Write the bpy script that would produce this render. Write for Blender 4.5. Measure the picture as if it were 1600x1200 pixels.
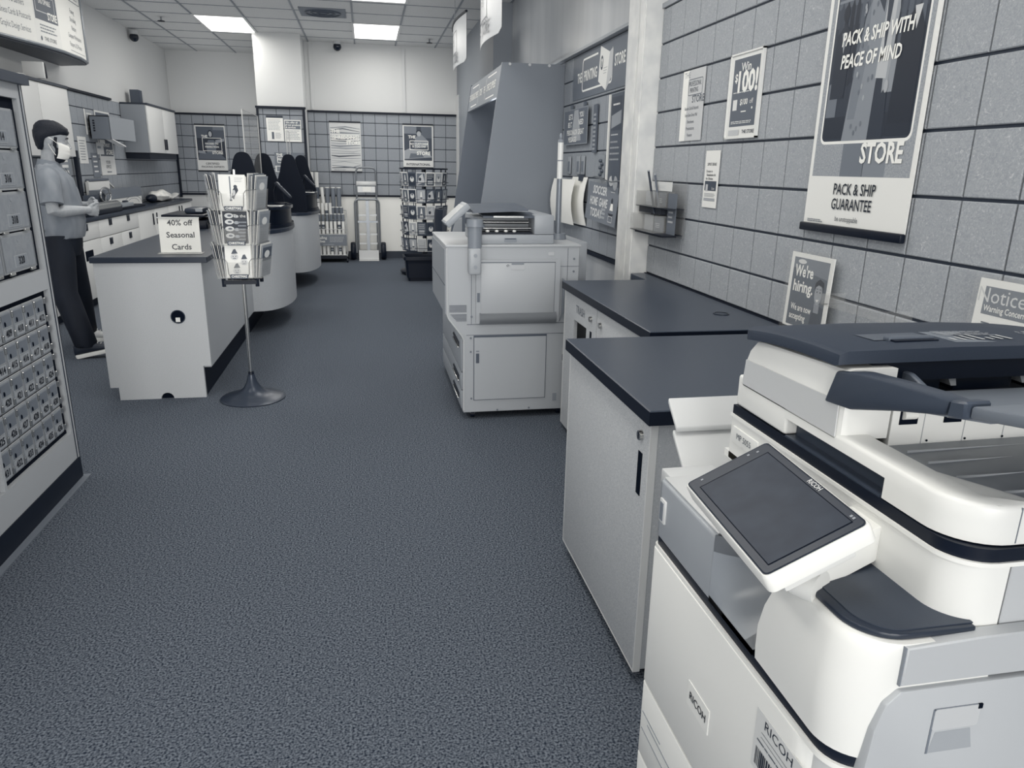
import bpy, bmesh, math, random
from mathutils import Vector, Matrix, Euler
random.seed(7)
for _o in list(bpy.data.objects): bpy.data.objects.remove(_o)
SC = bpy.context.scene
COL = SC.collection
PI = math.pi
# ------------------------------------------------------------------ camera, world, exposure
cam_d = bpy.data.cameras.new('camera'); cam = bpy.data.objects.new('camera', cam_d); COL.objects.link(cam)
cam_d.sensor_width = 36.0; cam_d.lens = 25.757; cam_d.clip_start = 0.02; cam_d.clip_end = 100
RX = Vector((0.98196093, -0.18824466, 0.01779539))
UP = Vector((0.03651536, 0.28113395, 0.95897358))
BK = Vector((-0.18552455, -0.94102479, 0.28293638))
cam.matrix_world = Matrix(((RX.x, UP.x, BK.x, 0), (RX.y, UP.y, BK.y, 0), (RX.z, UP.z, BK.z, 1.5), (0, 0, 0, 1)))
SC.camera = cam
SC.view_settings.view_transform = 'Standard'; SC.view_settings.look = 'None'
SC.view_settings.gamma = 1.0; SC.view_settings.use_curve_mapping = False
SC.view_settings.exposure = 0.13
W = bpy.data.worlds.new('world'); SC.world = W; W.use_nodes = True
bg = W.node_tree.nodes['Background']; bg.inputs[0].default_value = (0.92, 0.96, 1.0, 1); bg.inputs[1].default_value = 1.2

def area_light(name, loc, sx, sy, power, direction, color=(1, 1, 1), spread=180):
    d = bpy.data.lights.new(name, 'AREA'); d.shape = 'RECTANGLE'; d.size = sx; d.size_y = sy
    d.energy = power; d.color = color; d.spread = math.radians(spread)
    o = bpy.data.objects.new(name, d); COL.objects.link(o); o.location = loc
    o.rotation_euler = Vector(direction).to_track_quat('-Z', 'Y').to_euler()
    return o
# daylight through the storefront glass behind the camera,
area_light('storefront_daylight', (-0.5, -17.0, 2.6), 9.0, 4.4, 1750, (0.0, 1, -0.05), (1.0, 0.985, 0.95))
SC.cycles.diffuse_bounces = 10; SC.cycles.max_bounces = 14
SC.cycles.use_fast_gi = True; SC.cycles.fast_gi_method = 'ADD'
W.light_settings.distance = 0.9; W.light_settings.ao_factor = 0.21
LIGHT_POWER = 14.5
CEIL = 3.31
PANELS = [(-1.79, 11.5), (0.215, 11.5), (-1.79, 8.83), (0.215, 8.83), (-1.79, 6.1), (0.215, 6.1), (-1.79, 3.4), (0.215, 3.4), (-1.79, 0.7), (0.215, 0.7), (-1.79, -2.0), (0.215, -2.0)]
for px_, py_ in PANELS:
    area_light('ceiling_panel_light', (px_, py_, CEIL - 0.045), 0.56, 1.14, LIGHT_POWER, (0, 0, -1), (1.0, 0.965, 0.90))

# ------------------------------------------------------------------ colours and materials
def s2l(c): return c / 12.92 if c <= 0.04045 else ((c + 0.055) / 1.055) ** 2.4
def duo(v):
    K = [(0.0, (3, 12, 27)), (0.25, (62, 70, 83)), (0.5, (126, 132, 140)), (0.75, (188, 190, 192)), (1.0, (247, 246, 240))]
    v = max(0.0, min(1.0, v))
    for (a, ca), (b, cb) in zip(K, K[1:]):
        if v <= b:
            t = (v - a) / (b - a)
            return tuple(s2l((x + (y - x) * t) / 255.0) for x, y in zip(ca, cb)) + (1.0,)
MATS = {}
def mat(tone, rough=0.5, metal=0.0, noise=None, amp=0.1, scale=300.0, bump=0.0, spec=0.5, alpha=1.0, emit=0.0, coat=0.0, stretch=None, key=None):
    k = key or (round(tone, 3), rough, metal, noise, amp, scale, bump, spec, alpha, emit, coat, stretch)
    if k in MATS: return MATS[k]
    m = bpy.data.materials.new('surface_%d' % len(MATS)); m.use_nodes = True
    nt = m.node_tree; b = nt.nodes['Principled BSDF']
    b.inputs['Base Color'].default_value = duo(tone); b.inputs['Roughness'].default_value = rough
    b.inputs['Metallic'].default_value = metal; b.inputs['Specular IOR Level'].default_value = spec
    b.inputs['Alpha'].default_value = alpha
    if coat: b.inputs['Coat Weight'].default_value = coat; b.inputs['Coat Roughness'].default_value = 0.15
    if emit:
        b.inputs['Emission Color'].default_value = duo(1.0); b.inputs['Emission Strength'].default_value = emit
    if noise:
        tc = nt.nodes.new('ShaderNodeNewGeometry'); src = tc.outputs['Position']
        if stretch:
            mp = nt.nodes.new('ShaderNodeMapping'); mp.inputs['Scale'].default_value = stretch
            nt.links.new(src, mp.inputs['Vector']); src = mp.outputs['Vector']
        if noise == 'fibre':
            n = nt.nodes.new('ShaderNodeTexNoise'); n.inputs['Scale'].default_value = scale; n.inputs['Detail'].default_value = 3
            n.inputs['Distortion'].default_value = 2.2
        else:
            n = nt.nodes.new('ShaderNodeTexNoise'); n.inputs['Scale'].default_value = scale; n.inputs['Detail'].default_value = 2
        nt.links.new(src, n.inputs['Vector'])
        r = nt.nodes.new('ShaderNodeValToRGB'); e = r.color_ramp.elements
        if noise == 'fibre':
            e[0].position = 0.30; e[0].color = duo(tone - amp * .5); e[1].position = 0.62; e[1].color = duo(tone + amp * .15)
            x = r.color_ramp.elements.new(0.70); x.color = duo(tone + amp)
        else:
            e[0].position = 0.33; e[0].color = duo(tone - amp); e[1].position = 0.67; e[1].color = duo(tone + amp)
        nt.links.new(n.outputs['Fac'], r.inputs['Fac']); nt.links.new(r.outputs['Color'], b.inputs['Base Color'])
        if bump:
            bp = nt.nodes.new('ShaderNodeBump'); bp.inputs['Strength'].default_value = bump; bp.inputs['Distance'].default_value = 0.004
            nt.links.new(n.outputs['Fac'], bp.inputs['Height']); nt.links.new(bp.outputs['Normal'], b.inputs['Normal'])
    MATS[k] = m
    return m
def glassy(tone=0.85, alpha=0.10, rough=0.05): return mat(tone, rough, 0, spec=0.6, alpha=alpha)

CARPET = mat(0.275, 0.95, noise='n', amp=0.17, scale=150, bump=0.7, spec=0.1, key='carpet')
LAM = mat(0.715, 0.45, noise='n', amp=0.065, scale=320, key='laminate')
LAM_SHADED = mat(0.66, 0.45, noise='n', amp=0.04, scale=320, key='laminate_shaded')  # same laminate as LAM, shade on the aisle side put into the colour
BLK = mat(0.035, 0.45, key='black_laminate', spec=.25)
BLKTOP = mat(0.24, 0.34, noise='n', amp=0.02, scale=60, stretch=(1, 12, 1), key='black_top', spec=0.5)
DARK = mat(0.03, 0.45, key='dark_plastic', spec=.3)
VDARK = mat(0.0, 0.7, key='void', spec=.1)
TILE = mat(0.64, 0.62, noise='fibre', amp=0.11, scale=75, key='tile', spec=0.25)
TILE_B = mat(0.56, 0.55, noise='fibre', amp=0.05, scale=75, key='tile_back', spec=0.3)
GROOVE = mat(0.16, 0.6, key='groove')
WALL = mat(0.80, 0.6, key='wall_paint')
CEILM = mat(0.80, 0.9, noise='n', amp=0.03, scale=90, key='ceiling_tile', spec=0.1)
CHROME = mat(0.85, 0.22, metal=1.0, key='chrome')
STEEL = mat(0.62, 0.35, metal=0.9, key='steel')
PAPER = mat(0.95, 0.6, key='paper')
INK = mat(0.02, 0.6, key='ink')
MFP = mat(0.91, 0.36, key='copier_white')
MFP2 = mat(0.82, 0.38, key='copier_grey')
MFPD = mat(0.19, 0.5, noise='n', amp=0.01, scale=900, key='copier_dark')

# ------------------------------------------------------------------ mesh builder
def wloc(o):
    v = Vector((0, 0, 0))
    while o is not None: v = v + o.location; o = o.parent
    return v
class MB:
    def __init__(self):
        self.bm = bmesh.new(); self.mats = []; self.cur = 0
    def m(self, material):
        if material not in self.mats: self.mats.append(material)
        self.cur = self.mats.index(material); return self
    def _merge(self, t):
        for f in t.faces: f.material_index = self.cur
        me = bpy.data.meshes.new('tmp'); t.to_mesh(me); t.free(); self.bm.from_mesh(me); bpy.data.meshes.remove(me); return self
    def box(self, x0, x1, y0, y1, z0, z1, bev=0.0, seg=2, M=None):
        t = bmesh.new()
        bmesh.ops.create_cube(t, size=1.0)
        for v in t.verts: v.co = Vector((x0 + (v.co.x + .5) * (x1 - x0), y0 + (v.co.y + .5) * (y1 - y0), z0 + (v.co.z + .5) * (z1 - z0)))
        if bev > 0:
            bev = min(bev, .45 * min(x1 - x0, y1 - y0, z1 - z0))
            bmesh.ops.bevel(t, geom=list(t.edges), offset=bev, segments=seg, affect='EDGES', profile=0.5)
        if M is not None:
            for v in t.verts: v.co = M @ v.co
        return self._merge(t)
    def poly(self, pts):
        f = self.bm.faces.new([self.bm.verts.new(Vector(p)) for p in pts]); f.material_index = self.cur; return self
    def prism(self, pts, ext, bev=0.0, seg=2):
        """extrude planar polygon (3-D points) by the vector ext"""
        t = bmesh.new()
        a = [t.verts.new(Vector(p)) for p in pts]; b = [t.verts.new(Vector(p) + Vector(ext)) for p in pts]
        n = len(a); fs = [t.faces.new(a), t.faces.new(b[::-1])]
        for i in range(n): fs.append(t.faces.new((a[i], b[i], b[(i + 1) % n], a[(i + 1) % n])))
        bmesh.ops.recalc_face_normals(t, faces=fs)
        if bev > 0: bmesh.ops.bevel(t, geom=list(t.edges), offset=bev, segments=seg, affect='EDGES', profile=0.5)
        return self._merge(t)
    def xz(self, pts, y0, y1, **k): return self.prism([(x, y0, z) for x, z in pts], (0, y1 - y0, 0), **k)
    def yz(self, pts, x0, x1, **k): return self.prism([(x0, y, z) for y, z in pts], (x1 - x0, 0, 0), **k)
    def xy(self, pts, z0, z1, **k): return self.prism([(x, y, z0) for x, y in pts], (0, 0, z1 - z0), **k)
    def cyl(self, p0, p1, r0, r1=None, seg=16, caps=True):
        r1 = r0 if r1 is None else r1
        p0 = Vector(p0); p1 = Vector(p1); d = (p1 - p0).normalized()
        u = d.orthogonal().normalized(); w = d.cross(u)
        A = []; B = []
        for i in range(seg):
            a = 2 * PI * i / seg; c = u * math.cos(a) + w * math.sin(a)
            A.append(self.bm.verts.new(p0 + c * r0)); B.append(self.bm.verts.new(p1 + c * r1))
        for i in range(seg):
            f = self.bm.faces.new((A[i], A[(i + 1) % seg], B[(i + 1) % seg], B[i])); f.material_index = self.cur; f.smooth = True
        if caps:
            for q in (A[::-1], B): f = self.bm.faces.new(q); f.material_index = self.cur
        return self
    def tube(self, pts, r, seg=8, close=False):
        pts = [Vector(p) for p in pts]; n = len(pts); rings = []
        prev = None
        for i, p in enumerate(pts):
            if close: t = (pts[(i + 1) % n] - pts[i - 1]).normalized()
            else: t = (pts[min(i + 1, n - 1)] - pts[max(i - 1, 0)]).normalized()
            u = (t.orthogonal() if prev is None else (prev - t * prev.dot(t))).normalized(); prev = u
            w = t.cross(u)
            rr = r[i] if isinstance(r, (list, tuple)) else r
            rings.append([self.bm.verts.new(p + (u * math.cos(2 * PI * k / seg) + w * math.sin(2 * PI * k / seg)) * rr) for k in range(seg)])
        for i in range(n if close else n - 1):
            a = rings[i]; b = rings[(i + 1) % n]
            for k in range(seg):
                f = self.bm.faces.new((a[k], a[(k + 1) % seg], b[(k + 1) % seg], b[k])); f.material_index = self.cur; f.smooth = True
        if not close:
            for q in (rings[0][::-1], rings[-1]): f = self.bm.faces.new(q); f.material_index = self.cur
        return self
    def lathe(self, prof, c, seg=32, a0=0.0, a1=2 * PI):
        c = Vector(c); full = abs(a1 - a0 - 2 * PI) < 1e-6; n = seg if full else seg + 1
        rings = []
        for i in range(n):
            a = a0 + (a1 - a0) * i / seg
            rings.append([self.bm.verts.new(c + Vector((r * math.cos(a), r * math.sin(a), z))) for r, z in prof])
        for i in range(n if full else n - 1):
            A = rings[i]; B = rings[(i + 1) % n]
            for k in range(len(prof) - 1):
                vs = [A[k], B[k], B[k + 1], A[k + 1]]
                try: f = self.bm.faces.new(vs); f.material_index = self.cur; f.smooth = True
                except ValueError: pass
        bmesh.ops.remove_doubles(self.bm, verts=[v for r_ in rings for v in r_], dist=1e-6)
        return self
    def ball(self, c, rx, ry=None, rz=None, u=16, v=10, M=None):
        ry = rx if ry is None else ry; rz = rx if rz is None else rz
        n0 = len(self.bm.faces)
        r = bmesh.ops.create_uvsphere(self.bm, u_segments=u, v_segments=v, radius=1.0)
        for q in r['verts']:
            q.co = Vector((q.co.x * rx, q.co.y * ry, q.co.z * rz))
            if M is not None: q.co = M @ q.co
            q.co = q.co + Vector(c)
        for q in r['verts']:
            for f in q.link_faces: f.smooth = True; f.material_index = self.cur
        return self
    def surf(self, rows, thick=None):
        """grid of points -> surface"""
        V = [[self.bm.verts.new(Vector(p)) for p in r] for r in rows]
        for i in range(len(V) - 1):
            for j in range(len(V[0]) - 1):
                f = self.bm.faces.new((V[i][j], V[i][j + 1], V[i + 1][j + 1], V[i + 1][j])); f.material_index = self.cur; f.smooth = True
        return self
    def loft(self, rings, caps=True):
        V = [[self.bm.verts.new(Vector(p)) for p in r] for r in rings]; n = len(V[0]); fs = []
        for i in range(len(V) - 1):
            for j in range(n):
                f = self.bm.faces.new((V[i][j], V[i][(j + 1) % n], V[i + 1][(j + 1) % n], V[i + 1][j])); f.material_index = self.cur; f.smooth = True; fs.append(f)
        if caps:
            for q in (V[0][::-1], V[-1]): f = self.bm.faces.new(q); f.material_index = self.cur; fs.append(f)
        bmesh.ops.recalc_face_normals(self.bm, faces=fs)
        return self
    def text(self, s, o, xd, yd, size, bold=0.0, align='CENTER', shear=0.0, fit=None, sx=1.0, lift=0.0008):
        cu = bpy.data.curves.new('t', 'FONT'); cu.body = s; cu.size = size; cu.align_x = align; cu.align_y = 'CENTER'
        cu.shear = shear; cu.offset = bold * size; cu.resolution_u = 2; cu.fill_mode = 'FRONT'
        ob = bpy.data.objects.new('t', cu); COL.objects.link(ob)
        dg = bpy.context.evaluated_depsgraph_get(); dg.update()
        me = bpy.data.meshes.new_from_object(ob.evaluated_get(dg))
        xd = Vector(xd).normalized(); yd = Vector(yd).normalized(); nn = xd.cross(yd)
        xs = [v.co.x for v in me.vertices] or [0]
        w = max(xs) - min(xs)
        k = sx
        if fit and w > 1e-6: k = fit / w
        o = Vector(o)
        for v in me.vertices: v.co = o + xd * (v.co.x * k) + yd * v.co.y + nn * lift
        for p in me.polygons: p.material_index = self.cur
        self.bm.from_mesh(me)
        bpy.data.objects.remove(ob); bpy.data.curves.remove(cu); bpy.data.meshes.remove(me)
        return self
    def build(self, name, material=None, parent=None, label=None, smooth=35, local=False):
        me = bpy.data.meshes.new(name)
        if parent is not None and not local:
            off = wloc(parent)
            for v in self.bm.verts: v.co = v.co - off
        self.bm.to_mesh(me); self.bm.free()
        if not self.mats: self.mats = [material]
        for q in self.mats: me.materials.append(q)
        if smooth:
            me.shade_smooth(); me.set_sharp_from_angle(angle=math.radians(smooth))
        o = bpy.data.objects.new(name, me); COL.objects.link(o)
        if parent is not None: o.parent = parent
        if label: o['label'] = label
        return o
def bx(name, m, parent, x0, x1, y0, y1, z0, z1, bev=0.0, label=None):
    return MB().box(x0, x1, y0, y1, z0, z1, bev).build(name, m, parent, label)
def tag(o, label, cat, group=None):
    o['label'] = label; o['category'] = cat
    if group: o['group'] = group
    return o
def thing(name, label, cat, loc=(0, 0, 0), group=None):
    o = bpy.data.objects.new(name, None); COL.objects.link(o); o.location = loc; o.empty_display_size = 0.1
    return tag(o, label, cat, group)
def thing_mesh(name, mb, material, loc, label, cat, group=None, smooth=35):
    """a thing that is one mesh, its origin at its base"""
    for v in mb.bm.verts: v.co = v.co - Vector(loc)
    o = mb.build(name, material, None, smooth=smooth); o.location = loc
    return tag(o, label, cat, group)
def struct(o): o['kind'] = 'structure'; return o
def dup(root, loc, label=None, group=None, rotz=None):
    r = root.copy(); COL.objects.link(r); r.location = loc
    if rotz is not None: r.rotation_euler = (0, 0, rotz)
    if label: r['label'] = label
    if group: r['group'] = group
    for ch in list(root.children):
        c = ch.copy(); COL.objects.link(c); c.parent = r
        for g in list(ch.children):
            d = g.copy(); COL.objects.link(d); d.parent = c
    return r
def arc(cx, cy, r, a0, a1, n, ry=None):
    ry = r if ry is None else ry
    return [(cx + r * math.cos(math.radians(a0 + (a1 - a0) * i / n)), cy + ry * math.sin(math.radians(a0 + (a1 - a0) * i / n))) for i in range(n + 1)]
def rrect(x0, y0, x1, y1, r, n=4):
    return arc(x1 - r, y0 + r, r, -90, 0, n) + arc(x1 - r, y1 - r, r, 0, 90, n) + arc(x0 + r, y1 - r, r, 90, 180, n) + arc(x0 + r, y0 + r, r, 180, 270, n)

class Sheet(MB):
    """a printed flat thing: o = lower-left corner, xd/yd = its right and up directions, w x h metres; items in 0..1 of w, h"""
    def __init__(self, o, xd, yd, w, h, tone=0.93, t=0.003, rough=0.5):
        super().__init__(); self.o = Vector(o); self.xd = Vector(xd).normalized(); self.yd = Vector(yd).normalized()
        self.n = self.xd.cross(self.yd); self.w = w; self.h = h; self.rough = rough; self.lv = 0.0004; self.step = 0.00012
        self.m(mat(tone, rough))
        self.prism([self.P(0, 0, -t), self.P(1, 0, -t), self.P(1, 1, -t), self.P(0, 1, -t)], self.n * t)
    def P(self, u, v, d=0.0): return self.o + self.xd * (u * self.w) + self.yd * (v * self.h) + self.n * d
    def t(self, tone): self.m(mat(tone, self.rough)); return self
    def up(self): self.lv += self.step; return self
    def pl(self, tone, pts):
        self.t(tone); self.poly([self.P(u, v, self.lv) for u, v in pts]); self.up(); return self
    def rect(self, tone, u0, v0, u1, v1): return self.pl(tone, [(u0, v0), (u1, v0), (u1, v1), (u0, v1)])
    def rr(self, tone, u0, v0, u1, v1, r):
        pts = rrect(u0 * self.w, v0 * self.h, u1 * self.w, v1 * self.h, r)
        return self.pl(tone, [(x / self.w, y / self.h) for x, y in pts])
    def ell(self, tone, u, v, ru, rv, n=18):
        return self.pl(tone, [(u + ru * math.cos(2 * PI * i / n), v + rv * math.sin(2 * PI * i / n)) for i in range(n)])
    def ring(self, tone, u0, v0, u1, v1, r, t):
        a = rrect(u0 * self.w, v0 * self.h, u1 * self.w, v1 * self.h, r); b = rrect(u0 * self.w + t, v0 * self.h + t, u1 * self.w - t, v1 * self.h - t, max(r - t, .0005))
        self.t(tone); n = len(a)
        for i in range(n):
            j = (i + 1) % n
            self.poly([self.P(x / self.w, y / self.h, self.lv) for x, y in (a[i], a[j], b[j], b[i])])
        return self.up()
    def tx(self, tone, s, u, v, size, **k):
        self.t(tone); self.text(s, self.P(u, v), self.xd, self.yd, size, lift=self.lv, **k); return self.up()
    def lines(self, tone, u0, v0, u1, v1, n, fill=0.5, rag=0.25, words=True):
        self.t(tone); p = (v1 - v0) / n
        for i in range(n):
            vb = v1 - (i + 1) * p + p * (1 - fill) / 2; ue = u1 - (u1 - u0) * rag * random.random(); u = u0
            while u < ue:
                d = (u1 - u0) * (random.uniform(.08, .2) if words else 2); e = min(u + d, ue)
                self.poly([self.P(a, b, self.lv) for a, b in ((u, vb), (e, vb), (e, vb + p * fill), (u, vb + p * fill))])
                u = e + (u1 - u0) * .02
        return self.up()
    def done(self, name, label, cat, group=None):
        c = self.P(.5, 0)
        return thing_mesh(name, self, None, tuple(c), label, cat, group, smooth=0)
# ------------------------------------------------------------------ the room
struct(bx('floor', CARPET, None, -3.45, 1.95, -5.6, 14.45, -0.05, 0.0))
struct(bx('ceiling', CEILM, None, -3.45, 1.95, -5.6, 14.45, CEIL, CEIL + 0.05))
g = MB()
for i in range(-1, 9):
    x = -2.735 + 0.63 * (i) - 0.0
    x = [-3.36, -2.74, -2.11, -1.465, -0.80, -0.095, 0.53, 1.15, 1.70, 1.9][i + 1]
    g.box(x - .011, x + .011, -5.5, 14.3, CEIL - .006, CEIL + .002)
y = 10.895
while y > -5.4: y -= 0.665
while y < 14.2:
    g.box(-3.24, 1.8, y - .008, y + .008, CEIL - .005, CEIL + .002); y += 0.665
struct(g.build('ceiling_grid', mat(0.50, 0.5, key='tbar')))
struct(bx('wall_left', WALL, None, -3.36, -3.262, -5.4, 14.4, 0, CEIL))
b = MB(); b.box(-3.26, -0.9, 14.31, 14.42, 0, CEIL)
struct(b.build('wall_back', WALL))
struct(bx('wall_rear', WALL, None, -0.87, 1.9, 12.685, 12.8, 0, CEIL))
struct(bx('wall_column', WALL, None, -1.535, -0.87, 12.02, 14.3, 0, CEIL))
WR = mat(0.66, 0.30, noise='n', amp=0.05, scale=2.2, stretch=(1, 1.6, 0.25), key='upper_wall', spec=0.6)  # upright streaks of tone painted as window reflections in glossy paint
struct(bx('wall_right', WR, None, 1.722, 1.85, -5.4, 12.8, 0, CEIL))
struct(bx('wall_alcove', mat(0.52, 0.5, key='alcove'), None, 1.5, 1.722, 9.1, 12.685, 0, CEIL))
struct(bx('trim_alcove', WALL, None, 1.485, 1.5, 12.4, 12.685, 0, 2.6))
# storefront wall behind the camera: piers, header and a large glazed opening
b = MB(); b.box(-3.36, -3.2, -5.6, -5.5, 0, CEIL).box(1.68, 1.85, -5.6, -5.5, 0, CEIL).box(-3.2, 1.68, -5.6, -5.5, 3.1, CEIL).box(-3.2, 1.68, -5.6, -5.5, 0, .12)
struct(b.build('wall_front', WALL))
b = MB()
for x in (-3.18, -1.56, 0.06, 1.66): b.box(x - .025, x + .025, -5.58, -5.52, .12, 3.1)
b.box(-3.2, 1.68, -5.58, -5.52, 3.05, 3.1).box(-3.2, 1.68, -5.58, -5.52, .12, .17)
struct(b.build('window_1', STEEL))

def tilewall(name, o, xd, z0, z1, w, pitch, material, u0=0.0, zlines=None, gv=0.006, gh=0.010, t=0.012):
    """panelled wall of square boards with open joints; o = lower-left, xd = right direction seen from the room"""
    o = Vector(o); xd = Vector(xd).normalized(); n = xd.cross(Vector((0, 0, 1)))
    q = MB().m(GROOVE)
    q.prism([o + n * -.008, o + xd * w + n * -.008, o + xd * w + Vector((0, 0, z1 - z0)) + n * -.008, o + Vector((0, 0, z1 - z0)) + n * -.008], n * -.004)
    q.m(material)
    us = [0.0]; u = u0
    while u < w - .004:
        if u > 0.004: us.append(u)
        u += pitch
    us.append(w)
    zs = [0.0]; zz = zlines if zlines else None
    if zz: zs += [z - z0 for z in zz if z0 + .004 < z < z1 - .004]
    zs.append(z1 - z0); zs.sort()
    for a, b_ in zip(us, us[1:]):
        for c, d in zip(zs, zs[1:]):
            A = a + gv / 2; B = b_ - gv / 2; Cz = c + gh / 2; D = d - gh / 2
            if B - A < .01 or D - Cz < .01: continue
            p = [o + xd * s + Vector((0, 0, z)) for s, z in ((A, Cz), (B, Cz), (B, D), (A, D))]
            e = .003
            pi_ = [o + xd * s + Vector((0, 0, z)) for s, z in ((A + e, Cz + e), (B - e, Cz + e), (B - e, D - e), (A + e, D - e))]
            q.poly(pi_)
            for i in range(4):
                j = (i + 1) % 4
                q.poly([p[i] + n * -e, p[j] + n * -e, pi_[j], pi_[i]]); q.poly([p[i] + n * -t, p[j] + n * -t, p[j] + n * -e, p[i] + n * -e])
    return struct(q.build(name, None, smooth=0))
ZL = [1.057 + 0.1905 * k for k in range(0, 8)]
ZLR = [1.248, 1.436, 1.632, 1.825, 2.012, 2.195]
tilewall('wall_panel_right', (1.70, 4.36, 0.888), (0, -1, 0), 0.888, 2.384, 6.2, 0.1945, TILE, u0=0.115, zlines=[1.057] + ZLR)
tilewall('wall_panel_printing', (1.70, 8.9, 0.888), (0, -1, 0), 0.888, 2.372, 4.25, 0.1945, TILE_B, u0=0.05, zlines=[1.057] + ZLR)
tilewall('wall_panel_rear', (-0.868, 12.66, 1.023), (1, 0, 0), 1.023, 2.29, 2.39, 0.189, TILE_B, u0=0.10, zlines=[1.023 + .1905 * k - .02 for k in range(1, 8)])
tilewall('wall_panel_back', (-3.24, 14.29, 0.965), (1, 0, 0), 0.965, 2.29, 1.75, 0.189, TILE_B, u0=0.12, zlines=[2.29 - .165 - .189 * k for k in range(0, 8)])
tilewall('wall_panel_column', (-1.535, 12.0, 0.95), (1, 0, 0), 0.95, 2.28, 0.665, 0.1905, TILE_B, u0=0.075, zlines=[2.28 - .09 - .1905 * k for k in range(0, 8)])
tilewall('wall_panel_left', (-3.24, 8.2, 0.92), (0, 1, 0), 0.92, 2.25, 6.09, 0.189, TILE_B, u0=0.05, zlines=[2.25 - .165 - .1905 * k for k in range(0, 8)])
b = MB()
b.box(-0.87, 1.5, 12.63, 12.68, 2.29, 2.315); b.box(-0.87, 1.5, 12.645, 12.68, 1.0, 1.024)
struct(b.build('trim_1', BLK))
b = MB(); b.box(-3.24, -1.5, 14.26, 14.31, 2.29, 2.315).box(-3.24, -1.5, 14.27, 14.31, .94, .966).box(-3.245, -3.205, 14.25, 14.3, .9, 2.3)
struct(b.build('trim_2', BLK))
b = MB(); b.box(-1.56, -0.845, 11.97, 12.03, 2.28, 2.31).box(-1.55, -1.52, 11.975, 12.02, 0.0, 2.28).box(-0.885, -0.855, 11.975, 12.02, 0.0, 2.28)
struct(b.build('trim_3', BLK))
b = MB(); b.box(-3.262, -3.215, 8.2, 11.0, 2.25, 2.275)
struct(b.build('trim_4', BLK))
b = MB(); b.box(1.69, 1.722, -1.8, 4.36, .86, .888).box(1.69, 1.722, 4.66, 8.9, .86, .888)
struct(b.build('trim_5', BLK))
b = MB(); b.box(1.655, 1.722, 4.66, 8.9, 2.372, 2.392).box(1.69, 1.722, -1.8, 4.36, 2.384, 2.41)
struct(b.build('trim_6', mat(0.6, 0.4, key='wall_cap')))
# light wainscot below the rear panels, with seams
b = MB(); b.box(-0.868, 0.72, 12.668, 12.684, 0.115, 1.0).box(0.726, 1.49, 12.668, 12.684, 0.115, 1.0)
struct(b.build('wall_wainscot', mat(0.95, 0.5, key='wainscot')))
struct(bx('baseboard_rear', mat(.16, .5), None, -0.868, 1.5, 12.655, 12.684, 0, 0.115))
struct(bx('baseboard_right', mat(.16, .5), None, 1.70, 1.722, -5.4, 9.1, 0, 0.115))
struct(bx('baseboard_left', mat(.16, .5), None, -3.262, -3.24, -5.4, 14.3, 0, 0.115))
b = MB(); b.box(0.62, 0.67, 12.664, 12.684, 2.32, CEIL); struct(b.build('trim_7', mat(.78, .6)))
b = MB(); b.box(-0.8, -0.75, 12.664, 12.684, 2.32, CEIL); struct(b.build('trim_8', mat(.80, .6)))
# white pier beside the right counters
b = MB(); b.box(1.60, 1.722, 4.36, 4.65, 0, CEIL)
b.box(1.592, 1.60, 4.37, 4.43, 0, CEIL).box(1.592, 1.60, 4.47, 4.64, 0, CEIL)
struct(b.build('wall_pier', mat(0.85, 0.45, noise='n', amp=.04, scale=9, key='pier')))
# ceiling lights
for i, (x, y) in enumerate(PANELS):
    lab = ['bright ceiling light panel at the left, above the service counter', 'bright ceiling light panel in the middle of the back ceiling'][i] if i < 2 else ('ceiling light panel cut by the top of the photo, in line with the middle one' if i == 3 else 'ceiling light panel further forward, out of view above')
    t = thing('ceiling_light', lab, 'light', (x, y, CEIL), 'recessed ceiling light panels')
    q = MB(); q.box(x - .33, x - .30, y - .63, y + .63, CEIL - .012, CEIL - .001).box(x + .30, x + .33, y - .63, y + .63, CEIL - .012, CEIL - .001)
    q.box(x - .30, x + .30, y - .63, y - .60, CEIL - .012, CEIL - .001).box(x - .30, x + .30, y + .60, y + .63, CEIL - .012, CEIL - .001); q.build('frame', mat(.8, .5), t)
    bx('diffuser', mat(1.0, .5, emit=2.2, key='lamp'), t, x - .30, x + .30, y - .60, y + .60, CEIL - .008, CEIL - .002)
# air vent, sprinklers, dome cameras
t = thing('ceiling_vent', 'round diffuser vent flush in the ceiling between the two light panels', 'vent', (-0.45, 10.3, CEIL))
q = MB().m(mat(.45, .6)); q.box(-.73, -.17, 10.02, 10.58, CEIL - .008, CEIL - .001).build('panel', None, t)
q = MB(); [q.tube([(-.45 + r * math.cos(a * PI / 16), 10.3 + r * math.sin(a * PI / 16), CEIL - .012) for a in range(32)], .012, 6, True) for r in (.07, .14, .21)]
q.build('louvre_rings', mat(.3, .5), t)
for x, y, lab in ((-2.55, 11.2, 'sprinkler head hanging from the ceiling left of the left light panel'), (1.0, 11.9, 'sprinkler head hanging from the ceiling at the right, near the back wall')):
    t = thing('sprinkler', lab, 'sprinkler', (x, y, CEIL), 'ceiling sprinklers')
    MB().cyl((x, y, CEIL), (x, y, CEIL - .05), .012, .012, 8).build('stem', STEEL, t)
    MB().cyl((x, y, CEIL - .05), (x, y, CEIL - .058), .045, .045, 12).build('deflector', DARK, t)
for (x, y, z), lab in (((-3.19, 12.3, 3.20), 'small black dome camera high on the left wall below the ceiling'), ((-0.36, 12.55, 3.235), 'small black dome camera at the top of the rear wall')):
    t = thing('security_camera', lab, 'camera', (x, y, z), 'dome cameras')
    MB().ball((x, y, z), .062, .062, .062).build('dome', mat(.08, .15), t)
    MB().cyl((x, y, z + .035), (x, y, z + .085), .055, .06, 16).build('mount', mat(.75, .5), t)
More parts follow.
